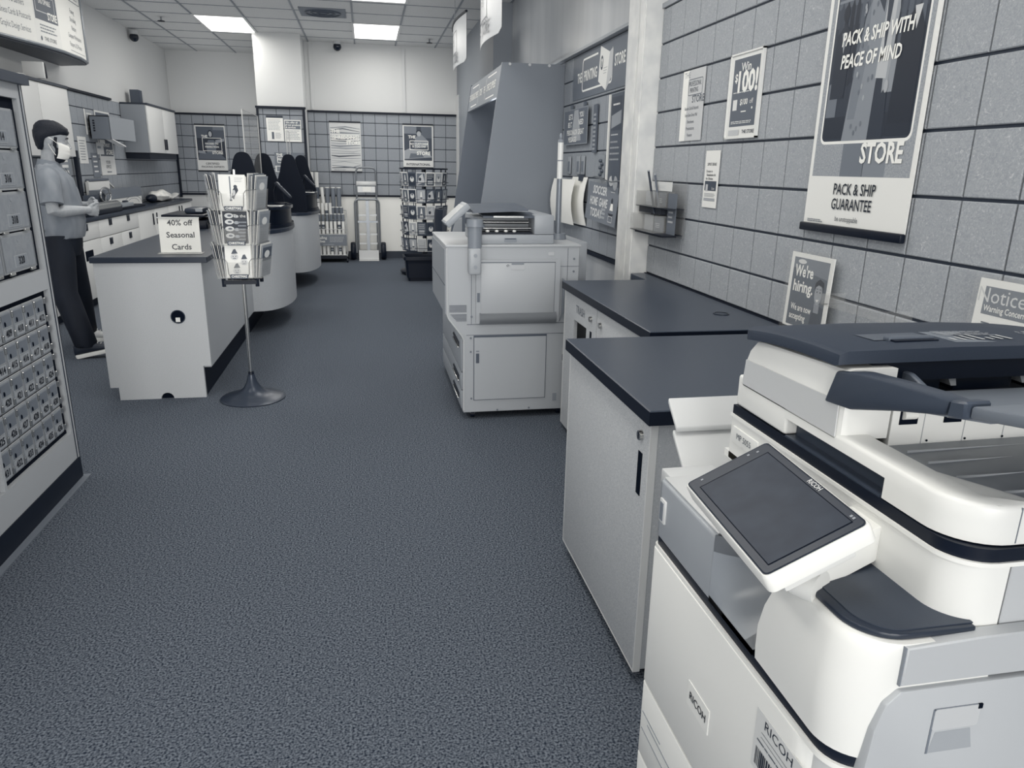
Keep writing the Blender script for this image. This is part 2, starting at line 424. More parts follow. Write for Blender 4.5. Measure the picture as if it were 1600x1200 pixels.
# ------------------------------------------------------------------ mailbox bank on the left
MX = -1.43
MBF = mat(0.68, 0.45, noise='n', amp=0.02, scale=500, key='mailbox_laminate')
MBD = mat(0.56, 0.45, metal=0.1, noise='n', amp=0.02, scale=40, key='mailbox_door')
MBE = mat(0.66, 0.4, metal=0.2, key='mailbox_rim')
mbx = thing('mailbox_bank', 'wall of numbered private mailboxes in a pale laminate frame along the left edge', 'mailboxes', (-1.7, 2.7, 0))
Y0m, Y1m = 1.3, 3.655
f = MB().m(MBF)
def ring(q, y0, y1, z0, z1, hy0, hy1, hz0, hz1):
    q.box(MX - .05, MX, y0, y1, hz1, z1).box(MX - .05, MX, y0, y1, z0, hz0).box(MX - .05, MX, y0, hy0, hz0, hz1).box(MX - .05, MX, hy1, y1, hz0, hz1)
SY0, SY1, SZ0, SZ1 = 2.985, 3.632, .246, .938
BZ0, BZ1 = 1.028, 1.742
ring(f, 2.955, Y1m, .108, .985, SY0 - .012, SY1, SZ0, SZ1)
ring(f, Y0m, Y1m, .985, 1.80, 2.40, 3.63, BZ0, BZ1)
f.box(MX - .05, MX, Y0m, 2.3, .108, .985).box(MX - .05, MX, 2.3, 2.955, SZ1, .985).box(MX - .05, MX, 2.3, 2.955, .108, SZ0)
f.box(MX - .52, MX - .05, Y0m, Y1m, .1, 1.8)
f.build('frame', None, mbx)
MB().box(MX - .022, MX - .020, 2.3, SY1, SZ0, SZ1).box(MX - .022, MX - .020, 2.4, 3.63, BZ0, BZ1).build('recess', VDARK, mbx)
MB().box(MX - .52, MX + .004, Y0m, Y1m + .028, .0, .108).build('plinth', mat(.045, .45, spec=.35), mbx)
MB().box(MX - .52, MX + .03, Y0m, Y1m + .045, 1.80, 1.84).build('cap', mat(.20, .4), mbx)
q = MB().m(mat(.15, .4)); q.box(MX - .52, MX + .002, Y1m, Y1m + .008, .108, 1.8).m(MBF).box(MX - .52, MX + .003, Y1m + .008, Y1m + .02, .108, 1.8).m(mat(.045, .45, spec=.35)).box(MX - .52, MX + .001, Y1m + .02, Y1m + .034, .1, 1.8)
q.build('edge_trim', None, mbx)
MB().box(MX, MX + .035, 1.3, 3.70, 0, .004).build('floor_strip', mat(.42, .6), mbx)
def mail_door(y0, y1, z0, z1, num, big):
    d = MB().m(MBE); e = .010 if big else .006
    x = MX - .012
    d.box(x - .006, x, y0, y1, z0, z1, .0015, 1)
    d.m(MBD); d.box(x, x + .0035, y0 + e, y1 - e, z0 + e, z1 - e, .001, 1)
    if big:
        d.m(mat(.58, .5))
        for k in range(26): d.box(x, x + .005, y0 + .003, y0 + .008, z0 + .006 + k * .0058, z0 + .009 + k * .0058); d.box(x, x + .005, y1 - .008, y1 - .003, z0 + .006 + k * .0058, z0 + .009 + k * .0058)
        for k in range(9): d.box(x, x + .0045, (y0 + y1) / 2 - .03, (y0 + y1) / 2 + .03, z1 - .055 - k * .006, z1 - .0525 - k * .006)
        d.cyl((x, (y0 + y1) / 2, z1 - .03), (x + .006, (y0 + y1) / 2, z1 - .03), .008, .008, 10)
    else:
        d.m(mat(.44, .4)).box(x, x + .0042, y0 + .014, y1 - .014, z0 + .062, z1 - .014)
        d.m(MBE).box(x, x + .005, y0 + .010, y1 - .010, z0 + .058, z0 + .061)
    o = d.build('mailbox_door', None, mbx)
    yc = (y0 + y1) / 2
    p = MB().m(mat(.62, .4))
    if big: p.box(x + .003, x + .006, yc - .058, yc + .058, z0 + .020, z0 + .070)
    else: p.box(x + .003, x + .005, y0 + .012, y1 - .012, z0 + .010, z0 + .056)
    if big: p.m(mat(.54, .5)).box(x + .005, x + .0068, yc - .053, yc + .053, z0 + .024, z0 + .066)
    if num: p.m(INK).text(num, (x + (.0075 if big else .0058), yc, z0 + (.045 if big else .033)), (0, 1, 0), (0, 0, 1), .044 if big else .040, bold=.02, sx=.85)
    p.build('number_plate', None, o)
    if big:
        for yy in (y0 + .05, y1 - .05): MB().m(CHROME).box(x, x + .010, yy - .022, yy + .022, z0 - .007, z0 + .004, .002, 1).build('hinge', None, o)
    else:
        for zz in (z0 + .022, z1 - .022): MB().m(CHROME).box(x, x + .010, y1 - .004, y1 + .005, zz - .014, zz + .014, .002, 1).build('hinge', None, o)
    if not big:
        l = MB().m(VDARK); l.ball((x + .005, y0 + .032, z0 + .074), .003, .006, .010); l.build('keyhole', None, o)
for r in range(5):
    for c in range(6):
        y1 = 3.588 - (5 - c) * .1058; z1 = .914 - r * .1298
        mail_door(y1 - .100, y1, z1 - .125, z1, str(407 + 6 * r + c), False)
for r in range(4):
    z0 = 1.046 + r * .1645
    mail_door(3.29, 3.585, z0, z0 + .158, str(320 - 2 * r), True)
    mail_door(2.985, 3.28, z0, z0 + .158, None, True)
# partition above the mailboxes
struct(bx('wall_partition', mat(.84, .5, key='partition'), None, -2.0, -1.50, 1.3, 3.50, 1.841, CEIL))
struct(bx('trim_partition', mat(.93, .5, key='part_edge'), None, -2.02, -1.60, 3.50, 3.56, 1.841, CEIL))

# ------------------------------------------------------------------ base cabinets along the left wall
CABF = mat(0.84, 0.45, key='cabinet_front')
def pull_sq(q, y, z): q.m(mat(.045, .45, spec=.35)); q.box(-2.842, -2.834, y - .045, y + .045, z - .035, z + .035); q.m(mat(.35, .5)); q.box(-2.834, -2.832, y - .045, y + .045, z + .027, z + .035)
def cabinet(name, label, y0, y1, fronts):
    t = thing(name, label, 'cabinet', (-3.05, (y0 + y1) / 2, 0), 'base cabinets along the left wall')
    q = MB(); q.box(-3.235, -2.862, y0, y1, .10, .884); q.build('body', mat(.60, .5), t)
    bx('toe_kick', BLK, t, -3.235, -2.91, y0, y1, 0, .10)
    for kind, a, b_, c, d, hs in fronts:
        w = bx(kind, CABF, t, -2.861, -2.842, a + .004, b_ - .004, c + .004, d - .004, .002)
        for h in hs:
            q = MB()
            if h[0] == 's': pull_sq(q, h[1], h[2])
            elif h[0] == 'slot': q.m(VDARK).box(-2.843, -2.838, h[1] - .11, h[1] + .11, h[2] - .05, h[2] + .05)
            else: q.m(mat(.045, .45, spec=.35)).box(-2.842, -2.828, h[1] - .012, h[1] + .012, h[2] - .075, h[2] + .075, .004)
            q.build('handle', None, w)
cabinet('base_cabinet', 'laminate base cabinet with one square pull, nearest the standing man', 6.6, 8.735, [('drawer', 7.75, 8.735, .70, .88, [('s', 8.346, .835)]), ('door', 7.75, 8.735, .10, .70, [('slot', 8.35, .55)]), ('door', 6.6, 7.75, .10, .88, [])])
cabinet('drawer_cabinet', 'laminate drawer cabinet with four square black pulls under the left counter', 8.735, 10.19, [('drawer', 8.735, 10.19, .695, .88, [('s', 9.11, .84), ('s', 9.77, .84)]), ('drawer', 8.735, 9.46, .42, .695, [('s', 9.065, .634)]), ('drawer', 9.46, 10.19, .42, .695, [('s', 9.78, .634)]), ('drawer', 8.735, 10.19, .10, .42, [])])
cabinet('base_cabinet', 'two-door base cabinet under the left counter with bar handles meeting in the middle', 10.19, 11.7, [('door', 10.19, 10.94, .10, .88, [('b', 10.85, .75)]), ('door', 10.94, 11.7, .10, .88, [('b', 11.03, .75)])])
cabinet('base_cabinet', 'two-door base cabinet at the far end of the left counter below the white bag', 11.7, 13.2, [('door', 11.7, 12.42, .10, .88, [('b', 12.34, .77)]), ('door', 12.42, 13.2, .10, .88, [('b', 12.50, .77)])])
thing_mesh('worktop', MB().box(-3.236, -2.825, 6.6, 13.22, .885, .922, .004), mat(.14, .35), (-3.03, 9.9, .885), 'long dark worktop on the base cabinets by the left wall', 'worktop')
# ------------------------------------------------------------------ wall cabinets
def upper(label, y0, y1, z0, z1, xf, hs, seams, lip):
    t = thing('wall_cabinet', label, 'cabinet', (-3.1, (y0 + y1) / 2, z0), 'wall cabinets on the left wall')
    bx('body', mat(.56, .5), t, -3.235, xf - .02, y0, y1, z0, z1)
    ed = [y0] + seams + [y1]
    for i, (a, b_) in enumerate(zip(ed, ed[1:])):
        d = bx('door', mat(.82, .42, key='upper_door'), t, xf - .019, xf, a + .003, b_ - .003, z0 + .003, z1 - .003, .002)
        if hs: 
            hy = b_ - .05 if i == 0 else a + .05
            bx('handle', mat(.045, .42, spec=.35), d, xf, xf + .018, hy - .012, hy + .012, z0 + .05, z0 + .20, .004)
    bx('cap', mat(.14, .4), t, -3.235, xf + .012, y0, y1, z1, z1 + .025)
    if lip: bx('valance', mat(.045, .45, spec=.35), t, -3.235, xf - .03, y0 + .02, y1 - .02, z0 - .085, z0)
upper('tall white wall cabinet with plain doors directly behind the standing man', 7.0, 8.66, 1.528, 2.185, -2.94, False, [7.95], False)
upper('white wall cabinet with two bar handles in the far left corner', 11.38, 12.95, 1.612, 2.235, -2.90, True, [12.2], True)
t = thing('monitor', 'small flat display standing on the wall cabinet over the man', 'monitor', (-2.98, 8.1, 2.21))
bx('screen', mat(.82, .4), t, -3.10, -2.92, 8.09, 8.12, 2.225, 2.37, .004); bx('back_shell', mat(.03, .42, spec=.3), t, -3.08, -2.915, 8.121, 8.15, 2.23, 2.365, .006)
MB().cyl((-3.0, 8.12, 2.21), (-3.0, 8.12, 2.23), .03).build('foot', mat(.7, .4), t)
MB().tube([(-3.05, 8.08, 2.225), (-3.06, 7.98, 2.25), (-3.08, 7.85, 2.24), (-3.1, 7.7, 2.22)], .006, 6).build('cable', mat(.8, .5), t)
t = thing('speaker', 'dark box speaker on top of the far wall cabinet', 'speaker', (-3.14, 11.85, 2.26))
bx('cabinet_box', mat(.22, .5), t, -3.20, -3.08, 11.78, 11.95, 2.262, 2.455, .004); bx('grille', mat(.30, .6), t, -3.193, -3.087, 11.774, 11.782, 2.27, 2.448)
MB().tube([(-3.1, 11.775, 2.27), (-3.08, 11.65, 2.268), (-3.05, 11.5, 2.268), (-3.03, 11.42, 2.268)], .005, 6).build('cable', mat(.15, .5), t)
# open carton fixed to the wall beside the far cabinet
t = thing('open_box', 'grey open cardboard box high on the left wall beside the far wall cabinet', 'box', (-3.1, 10.5, 1.74))
q = MB().m(mat(.44, .7)); q.box(-3.21, -2.985, 10.02, 10.03, 1.745, 2.01).box(-3.21, -3.2, 10.02, 11.0, 1.745, 2.01).box(-3.21, -2.985, 10.99, 11.0, 1.745, 2.01).box(-3.21, -2.985, 10.02, 11.0, 2.0, 2.01)
q.m(INK); q.text('BAGS', (-3.17, 10.019, 1.90), (0, 0, -1), (1, 0, 0), .05, bold=.02) if False else None
for k in range(5): q.box(-3.172, -3.150, 10.018, 10.02, 1.83 + k * .028, 1.848 + k * .028)
q.build('carton', None, t)
MB().m(mat(.56, .7)).box(-2.99, -2.98, 10.02, 11.0, 1.745, 2.01).build('side_panel', None, t)
MB().m(mat(.74, .7)).prism([(-3.06, 10.04, 1.742), (-2.985, 10.04, 1.742), (-2.87, 10.15, 1.66), (-2.95, 10.15, 1.66)], (0, .01, .012)).build('flap', None, t)
Sheet((-3.235, 10.25, 1.57), (0, 1, 0), (0, 0, 1), .25, .14, .80).rect(.5, .1, .5, .6, .7).done('tag_card', 'small white tag hanging below the open grey box on the left wall', 'card')
# ------------------------------------------------------------------ posters on the left wall (right direction +Y)
LX = -3.236
s = Sheet((LX, 9.97, 1.79), (0, 1, 0), (0, 0, 1), .29, .29, .62)
s.rect(.9, 0, 0, .14, 1); [s.rect(.85, .25, .80 - .17 * k, .85, .86 - .17 * k) for k in range(5)]
s.done('notice', 'grey list of services with a white edge, topmost left notice on the left wall', 'notice')
s = Sheet((LX, 10.33, 1.32), (0, 1, 0), (0, 0, 1), .56, .77, .84)
s.rect(.32, .06, .30, .94, .97).pl(.10, [(.5, .55), (.85, .55), (.9, .8), (.75, .95), (.55, .9)]).pl(.55, [(.62, .62), (.74, .62), (.76, .84), (.68, .88), (.6, .82)])
s.tx(.95, 'THE', .30, .82, .085, bold=.02).rect(.9, .1, .5, .45, .56).tx(.95, 'WITHOUT', .5, .47, .06, bold=.02).tx(.95, 'STORE', .68, .36, .085, bold=.02)
s.tx(.2, 'YOUR', .5, .2, .06).tx(.2, 'OFFICE', .5, .13, .06).lines(.5, .35, .03, .7, .07, 1)
s.done('poster', 'poster reading THE WITHOUT STORE and YOUR OFFICE on the left wall', 'poster')
s = Sheet((LX, 9.64, 1.46), (0, 1, 0), (0, 0, 1), .27, .30, .86); s.lines(.5, .15, .1, .85, .9, 8, .35)
s.done('notice', 'white typed sheet on the left wall right of the man\'s mask', 'notice')
s = Sheet((LX, 10.02, 1.295), (0, 1, 0), (0, 0, 1), .25, .29, .42)
[s.rect(.85, .2, .82 - .2 * k, .7 + .05 * (k % 2), .88 - .2 * k) for k in range(4)]
s.done('notice', 'dark grey list with white lines below the grey list on the left wall', 'notice')
s = Sheet((LX, 8.98, 1.25), (0, 1, 0), (0, 0, 1), .32, .30, .5); [s.rect(.85, .3, .75 - .2 * k, .85, .85 - .2 * k) for k in range(4)]
s.rect(.15, 0, .8, .5, 1)
s.done('notice', 'grey notice low on the left wall just beyond the man\'s chin', 'notice')
thing_mesh('divider_post', MB().box(-3.215, -3.175, 9.37, 9.43, .922, 1.60, .003), mat(.03, .42, spec=.3), (-3.19, 9.4, .922), 'thin black upright post on the left counter beyond the man', 'post')
# ------------------------------------------------------------------ things on the left worktop
ZW = .9235
t = thing('laminator', 'dark laminator with a shiny roller cover on the left counter by the man\'s hands', 'laminator', (-3.0, 9.2, ZW))
bx('body', mat(.045, .45, spec=.35), t, -3.02, -2.88, 8.55, 9.75, ZW, ZW + .075, .008)
q = MB().m(CHROME); q.cyl((-2.93, 8.75, ZW + .07), (-2.93, 9.70, ZW + .07), .055, .055, 20); q.build('roller_cover', None, t)
q = MB().m(mat(.03, .42, spec=.3)); q.cyl((-2.93, 8.66, ZW + .07), (-2.93, 8.75, ZW + .07), .066, .066, 20).box(-3.02, -2.88, 8.66, 8.75, ZW, ZW + .1, .006); q.build('end_cap', None, t)
t = thing('tape_machine', 'black tape dispenser with a round hand wheel on the left counter', 'dispenser', (-3.05, 9.45, ZW))
bx('case', mat(.16, .4), t, -3.06, -3.045, 9.02, 9.72, ZW + .08, ZW + .20, .005); bx('base', mat(.14, .4), t, -3.075, -3.03, 9.0, 9.58, ZW, ZW + .08, .005)
MB().tube([(-3.035, 9.70 + .18 * math.cos(a), ZW + .18 + .085 * math.sin(a)) for a in [2 * PI * i / 24 for i in range(24)]], .012, 8, True).build('hand_wheel', mat(.75, .25, metal=.8), t)
q = MB(); [q.cyl((-3.035, 9.70, ZW + .18), (-3.035, 9.70 + .18 * math.cos(a), ZW + .18 + .085 * math.sin(a)), .008, .008, 6) for a in (0.3, 2.4, 4.5)]; q.build('wheel_spokes', STEEL, t)
t = thing('shipping_carton', 'wide flat carton, grey above and printed white below, lying on the left counter', 'carton', (-3.1, 10.5, ZW))
q = MB().m(mat(.84, .6)); q.box(-3.175, -3.09, 9.95, 11.35, ZW, ZW + .115)
q.m(mat(.4, .6))
for r in (.16, .24): q.tube([(-3.0895, 10.95 + 1.6 * r * math.cos(a), ZW + .03 + r * .4 * math.sin(a)) for a in [PI * i / 16 for i in range(17)]], .0025, 4)
q.build('body', None, t); q = MB().m(mat(.42, .6)); q.box(-3.178, -3.085, 9.6, 11.35, ZW + .116, ZW + .235).build('lid', None, t)
t = thing('step_stool', 'small white step stool frame with a grey tread behind the carton on the left counter', 'stool', (-3.19, 10.1, ZW))
q = MB().m(mat(.85, .4)); q.cyl((-3.21, 9.8, ZW + .24), (-3.21, 9.7, ZW + .34), .012).cyl((-3.21, 10.6, ZW + .24), (-3.21, 10.35, ZW + .34), .012).box(-3.225, -3.19, 9.66, 10.4, ZW + .005, ZW + .33)
q.build('frame', None, t); bx('tread', mat(.35, .5), t, -3.23, -3.185, 9.7, 10.38, ZW + .335, ZW + .36, .003)
# grey trays beside the laminator
t = thing('paper_tray', 'grey paper tray lying on the left counter right of the laminator', 'tray', (-3.0, 10.0, ZW))
bx('tray', mat(.55, .5), t, -3.06, -2.92, 9.80, 10.35, ZW + .03, ZW + .07, .004); bx('tray_base', mat(.045, .45, spec=.35), t, -3.06, -2.93, 9.78, 10.9, ZW, ZW + .028, .004)
bx('guide', mat(.15, .5), t, -3.04, -3.0, 10.3, 10.4, ZW + .07, ZW + .09)
# crumpled white bag with a black handle piece
rnd = random.Random(3)
q = MB().m(mat(.93, .35, noise='n', amp=.05, scale=14, bump=.9))
rows = []
for i in range(13):
    v = i / 12; rr = math.sin(PI * (0.08 + .92 * v) ** .8) if v < 1 else 0.02
    rows.append([(-3.06 + .12 * rr * math.cos(a) * (1 + .16 * math.sin(5 * a + v * 6)), 12.35 + .55 * (v * 2 - 1), ZW + max(0.003, .083 + .088 * rr * math.sin(a) * (1 + .15 * math.sin(4 * a - v * 9)) - .05 * v * v)) for a in [2 * PI * k / 20 for k in range(20)]])
q.loft(rows); t = thing('plastic_bag', 'crumpled white plastic bag on the far end of the left counter', 'bag', (-3.06, 12.35, ZW)); q.build('bag_body', None, t, smooth=60)
q = MB().m(mat(.9, .4)); q.loft([[(-3.06 + r * math.cos(a), y, ZW + .02 + z + r * .4 * math.sin(a)) for a in [2 * PI * k / 10 for k in range(10)]] for y, r, z in ((12.8, .04, .0), (13.0, .05, .02), (13.15, .055, .05))]).build('bag_top', None, t)
q = MB().m(mat(.045, .45, spec=.35)); q.ball((-3.06, 11.72, ZW + .06), .07, .16, .058).build('dark_lining', None, t)
# ------------------------------------------------------------------ wavy service counter
svc = thing('service_counter', 'long pale service counter with a wavy aisle front and black top edge', 'counter', (-1.3, 7.8, 0))
ZT = .89
def pod(cy, xr, x0, ry, n=16):  # aisle side bulge, from near to far
    return [(x0 + (xr - x0) * math.sin(PI * i / n) ** .75, cy - ry * math.cos(PI * i / n)) for i in range(n + 1)]
edge = [(-1.05, 4.975), (-1.05, 6.88)] + pod(7.62, -.735, -1.045, .70) + [(-.97, 8.75), (-.955, 9.35)] + pod(10.2, -.635, -.95, .74) + [(-.95, 11.4)]
outline = [(-1.66, 4.975)] + edge + [(-1.66, 11.4)]
MB().xy(outline, .20, ZT).build('front_panel', LAM_SHADED, svc)
MB().xy([(-1.62, 4.975), (-1.10, 4.975), (-1.10, 11.38), (-1.62, 11.38)], 0, .20).build('toe_kick', mat(.03, .5, spec=.2), svc)
# end panel facing the door, notched at the foot, with cable hole and mouse hole
pts = [(-1.675, ZT), (-1.675, .085), (-1.625, .085), (-1.625, 0.0)] + [(x, z) for x, z in arc(-1.335, 0, .040, 180, 0, 10)] + [(-1.095, 0), (-1.095, .215), (-1.045, .215), (-1.045, ZT)]
MB().xz(pts, 4.95, 4.975).build('end_panel', LAM, svc)
q = MB().m(VDARK); q.cyl((-1.217, 4.952, .545), (-1.217, 4.9485, .545), .042, .042, 24); q.m(mat(.9, .3)); q.box(-1.232, -1.205, 4.946, 4.948, .512, .540); q.m(mat(.22, .4)); q.tube([(-1.217 + .042 * math.cos(a), 4.948, .545 + .042 * math.sin(a)) for a in [2 * PI * i / 24 for i in range(24)]], .003, 6, True)
q.build('cable_hole', None, svc)
MB().xz([(-1.375, .0005)] + arc(-1.335, 0.0005, .039, 180, 0, 10), 4.965, 4.97).build('mouse_hole', VDARK, svc)
eo = [(-1.69, 4.935)] + [(x + .02, y) for x, y in edge] + [(-1.69, 11.42)]; eo[1] = (-1.005, 4.935); eo[2] = (-1.025, 6.88)
MB().xy(eo, ZT, .926, bev=.003, seg=1).build('worktop', mat(.135, .34), svc)
# black half-round podiums standing on the bulges, each with bell-shaped dividers
def podium(cy, xr, cx, ry, z0, z1, label, grp):
    t = thing('podium', label, 'podium', (cx, cy, z0), grp)
    def el(s): return [(cx + (xr - cx) * s * math.sin(PI * i / 20), cy - ry * s * math.cos(PI * i / 20)) for i in range(21)] + [(cx - .22, cy + ry * s), (cx - .22, cy - ry * s)]
    MB().xy(el(1.0), z0, z0 + .028).build('base_ring', mat(.03, .35, spec=.3), t)
    MB().xy(el(.93), z0 + .028, z1 - .03).build('drum', mat(.01, .3, key='drum', spec=.35), t)
    MB().xy(el(1.0), z1 - .03, z1, bev=.004, seg=1).build('top', mat(.05, .2, key='drum_top', spec=.45), t)
    return t
podium(7.62, -.715, -.98, .52, .9265, 1.118, 'black half-round podium on the nearer bulge of the service counter', 'podiums on the service counter')
podium(10.2, -.625, -.92, .50, .9265, 1.155, 'black half-round podium on the farther bulge of the service counter', 'podiums on the service counter')
def bell(cx, y, top, label, hw=.19):
    prof = [(.0, 1.0), (.022, .996), (.042, .984), (.058, .962), (.070, .93), (.080, .89), (.088, .84), (.097, .78), (.110, .70), (.128, .62), (.148, .54), (.165, .46), (.177, .37), (.183, .27), (.186, .15), (.186, 0)]
    z0 = .928
    pts = [(cx - a, z0 + (top - z0) * b_) for a, b_ in prof][::-1] + [(cx + a, z0 + (top - z0) * b_) for a, b_ in prof[1:]]
    q = MB().m(mat(.0, .6, key='bell', spec=.2)); q.xz(pts, y, y + .02)
    thing_mesh('bell_divider', q, None, (cx, y, z0), label, 'divider', 'bell-shaped dividers on the service counter')
bell(-1.055, 7.02, 1.593, 'black bell-shaped divider behind the card spinner, nearest of four')
bell(-1.03, 8.20, 1.60, 'black bell-shaped divider second from the front, beyond the nearer podium')
bell(-.915, 9.62, 1.61, 'black bell-shaped divider third from the front, before the farther podium')
bell(-.86, 10.75, 1.615, 'black bell-shaped divider farthest away, beyond the farther podium')
def guard(x, y0, y1, z1, label):
    t = thing('plexiglass_guard', label, 'plexiglass', (x, (y0 + y1) / 2, .927), 'clear guards on the service counter')
    bx('sheet', glassy(.8, .16), t, x - .003, x + .003, y0, y1, .928, z1)
    q = MB().m(mat(.85, .2, alpha=.65)); q.box(x - .004, x + .004, y0 - .012, y0, .928, z1).box(x - .004, x + .004, y1, y1 + .012, .928, z1).box(x - .004, x + .004, y0, y1, z1, z1 + .006)
    q.build('edge', None, t)
guard(-1.05, 7.18, 8.17, 1.95, 'clear plexiglass guard on the nearer half of the service counter')
guard(-1.05, 10.98, 11.38, 1.93, 'clear plexiglass guard at the far end of the service counter before the column')
def terminal(cx, cy, z, label):
    t = thing('card_reader', label, 'card reader', (cx, cy, z), 'card readers on the podiums')
    MB().xy(rrect(cx - .06, cy - .06, cx + .06, cy + .06, .02), z, z + .015).build('foot', mat(.03, .42, spec=.3), t)
    MB().tube([(cx - .05, cy + .05, z + .015), (cx - .055, cy + .05, z + .12), (cx - .03, cy + .03, z + .19), (cx + .01, cy, z + .17)], .014, 8).build('arm', mat(.045, .45, spec=.35), t)
    M = Matrix.Translation((cx + .03, cy, z + .13)) @ Euler((0, math.radians(48), 0)).to_matrix().to_4x4()
    b = MB().m(mat(.045, .45, spec=.35)).box(-.10, .10, -.05, .05, -.015, .015, .008, 2, M=M).build('keypad', None, t)
    MB().m(mat(.6, .2)).box(-.09, -.03, -.04, .04, .0152, .017, M=M).build('display', None, b)
    MB().m(mat(.35, .4)).box(-.01, .08, -.035, .035, .0152, .017, M=M).build('keys', None, b)
terminal(-.83, 7.70, 1.1185, 'black card reader tilted on the nearer podium')
terminal(-.76, 10.3, 1.1555, 'black card reader tilted on the farther podium')
s = Sheet((-.93, 7.26, 1.1195), (1, 0, 0), (0, 1, 0), .15, .22, .9); s.lines(.5, .1, .1, .9, .9, 8, .4)
s.done('paper_sheet', 'white paper lying on the nearer black podium', 'paper')
s = Sheet((-.80, 9.86, 1.1565), (1, 0, 0), (0, 1, 0), .15, .22, .9); s.lines(.5, .1, .1, .9, .9, 8, .4)
s.done('paper_sheet', 'white paper lying on the farther black podium', 'paper')
# register and tape roll behind the card spinner
t = thing('cash_register', 'low black register with a receipt printer on the service counter behind the sale sign', 'register', (-1.52, 7.4, .927))
bx('drawer', mat(.045, .45, spec=.35), t, -1.66, -1.42, 7.1, 7.6, .928, 1.0, .006); bx('top_shelf', mat(.03, .42, spec=.3), t, -1.78, -1.42, 7.05, 7.65, 1.03, 1.05, .004)
bx('post', mat(.045, .42, spec=.35), t, -1.6, -1.5, 7.3, 7.5, 1.0, 1.03); bx('receipt_printer', mat(.16, .3), t, -1.62, -1.46, 7.2, 7.5, 1.0505, 1.10, .02)
q = MB().m(STEEL); q.box(-1.52, -1.46, 7.19, 7.2, 1.07, 1.095); q.build('paper_slot', None, t)
t = thing('tape_gun', 'black tape gun with a white roll beside the register', 'tape gun', (-1.36, 7.3, .927))
q = MB().m(mat(.03, .42, spec=.3)); q.box(-1.37, -1.34, 7.25, 7.35, .928, 1.14, .006).tube([(-1.355 + .022 * math.cos(a), 7.3, 1.165 + .045 * math.sin(a)) for a in [2 * PI * i / 16 for i in range(16)]], .006, 6, True); q.build('handle', None, t)
MB().cyl((-1.335, 7.22, 1.0), (-1.335, 7.34, 1.0), .04).build('roll', mat(.85, .5), t)
# sale sign in an acrylic stand
t = thing('sale_sign', 'white sign in an acrylic stand reading 40% off Seasonal Cards on the service counter', 'sign', (-1.2, 5.13, .9275))
X = Vector((.244, .012, 0)); o = Vector((-1.318, 5.125, .935)); U = Vector((0, .012, .220))
s = Sheet(o, X, U, .244, .219, .96, t=.0015)
for tx, v in (('40% off', .87), ('Seasonal', .52), ('Cards', .17)): s.tx(.07, tx, .52, v - .02, .050, bold=.018)
sh = s.build('sheet', None, t, smooth=0)
q = MB().m(glassy(.9, .05)); n = X.normalized().cross(U.normalized())
q.prism([o + n * .004 - X * .01, o + X * 1.01 + n * .004, o + X * 1.01 + U * 1.02 + n * .004, o - X * .01 + U * 1.02 + n * .004], n * .002)
q.build('acrylic_front', None, t)
MB().m(glassy(.9, .45)).box(-1.33, -1.06, 5.085, 5.17, .9275, .934, .002).build('acrylic_base', None, t)
q = MB().m(mat(.8, .3)); q.box(-1.322, -1.07, 5.127, 5.142, 1.152, 1.158); q.build('acrylic_edge', None, t)

# ------------------------------------------------------------------ greeting card spinner beside the counter
CX, CY = -.79, 4.89
t = thing('card_spinner', 'slim floor spinner with three tiers of clear card pockets on a trumpet base', 'card rack', (CX, CY, 0))
MB().lathe([(.205, 0), (.207, .006), (.19, .016), (.14, .028), (.09, .045), (.055, .075), (.034, .115), (.024, .15), (.022, .165), (.0, .165)], (CX, CY, 0), 40).build('base', mat(.20, .33, metal=.2, key='cast_base'), t)
MB().cyl((CX, CY, .16), (CX, CY, .80), .0125, .0125, 16).cyl((CX, CY, .80), (CX, CY, 1.46), .009, .009, 10).build('pole', CHROME, t)
MB().cyl((CX, CY, .16), (CX, CY, .185), .02, .017, 16).build('collar', mat(.045, .45, spec=.35), t)
q = MB().m(mat(.045, .45, spec=.35)); q.cyl((CX, CY, .775), (CX, CY, .80), .03, .05, 16)
for a in range(4):
    d = Vector((math.cos(a * PI / 2 + PI / 4), math.sin(a * PI / 2 + PI / 4), 0)); p = Vector((CX, CY, .785))
    q.cyl(p, p + d * .14, .008, .008, 8).cyl(p + d * .14 + Vector((0, 0, -.025)), p + d * .14 + Vector((0, 0, .025)), .012, .012, 8)
q.box(CX - .10, CX + .10, CY - .11, CY - .095, .775, .80).build('hub', None, t)
TIER = [.812, 1.015, 1.222]
ACR = glassy(.9, .14)
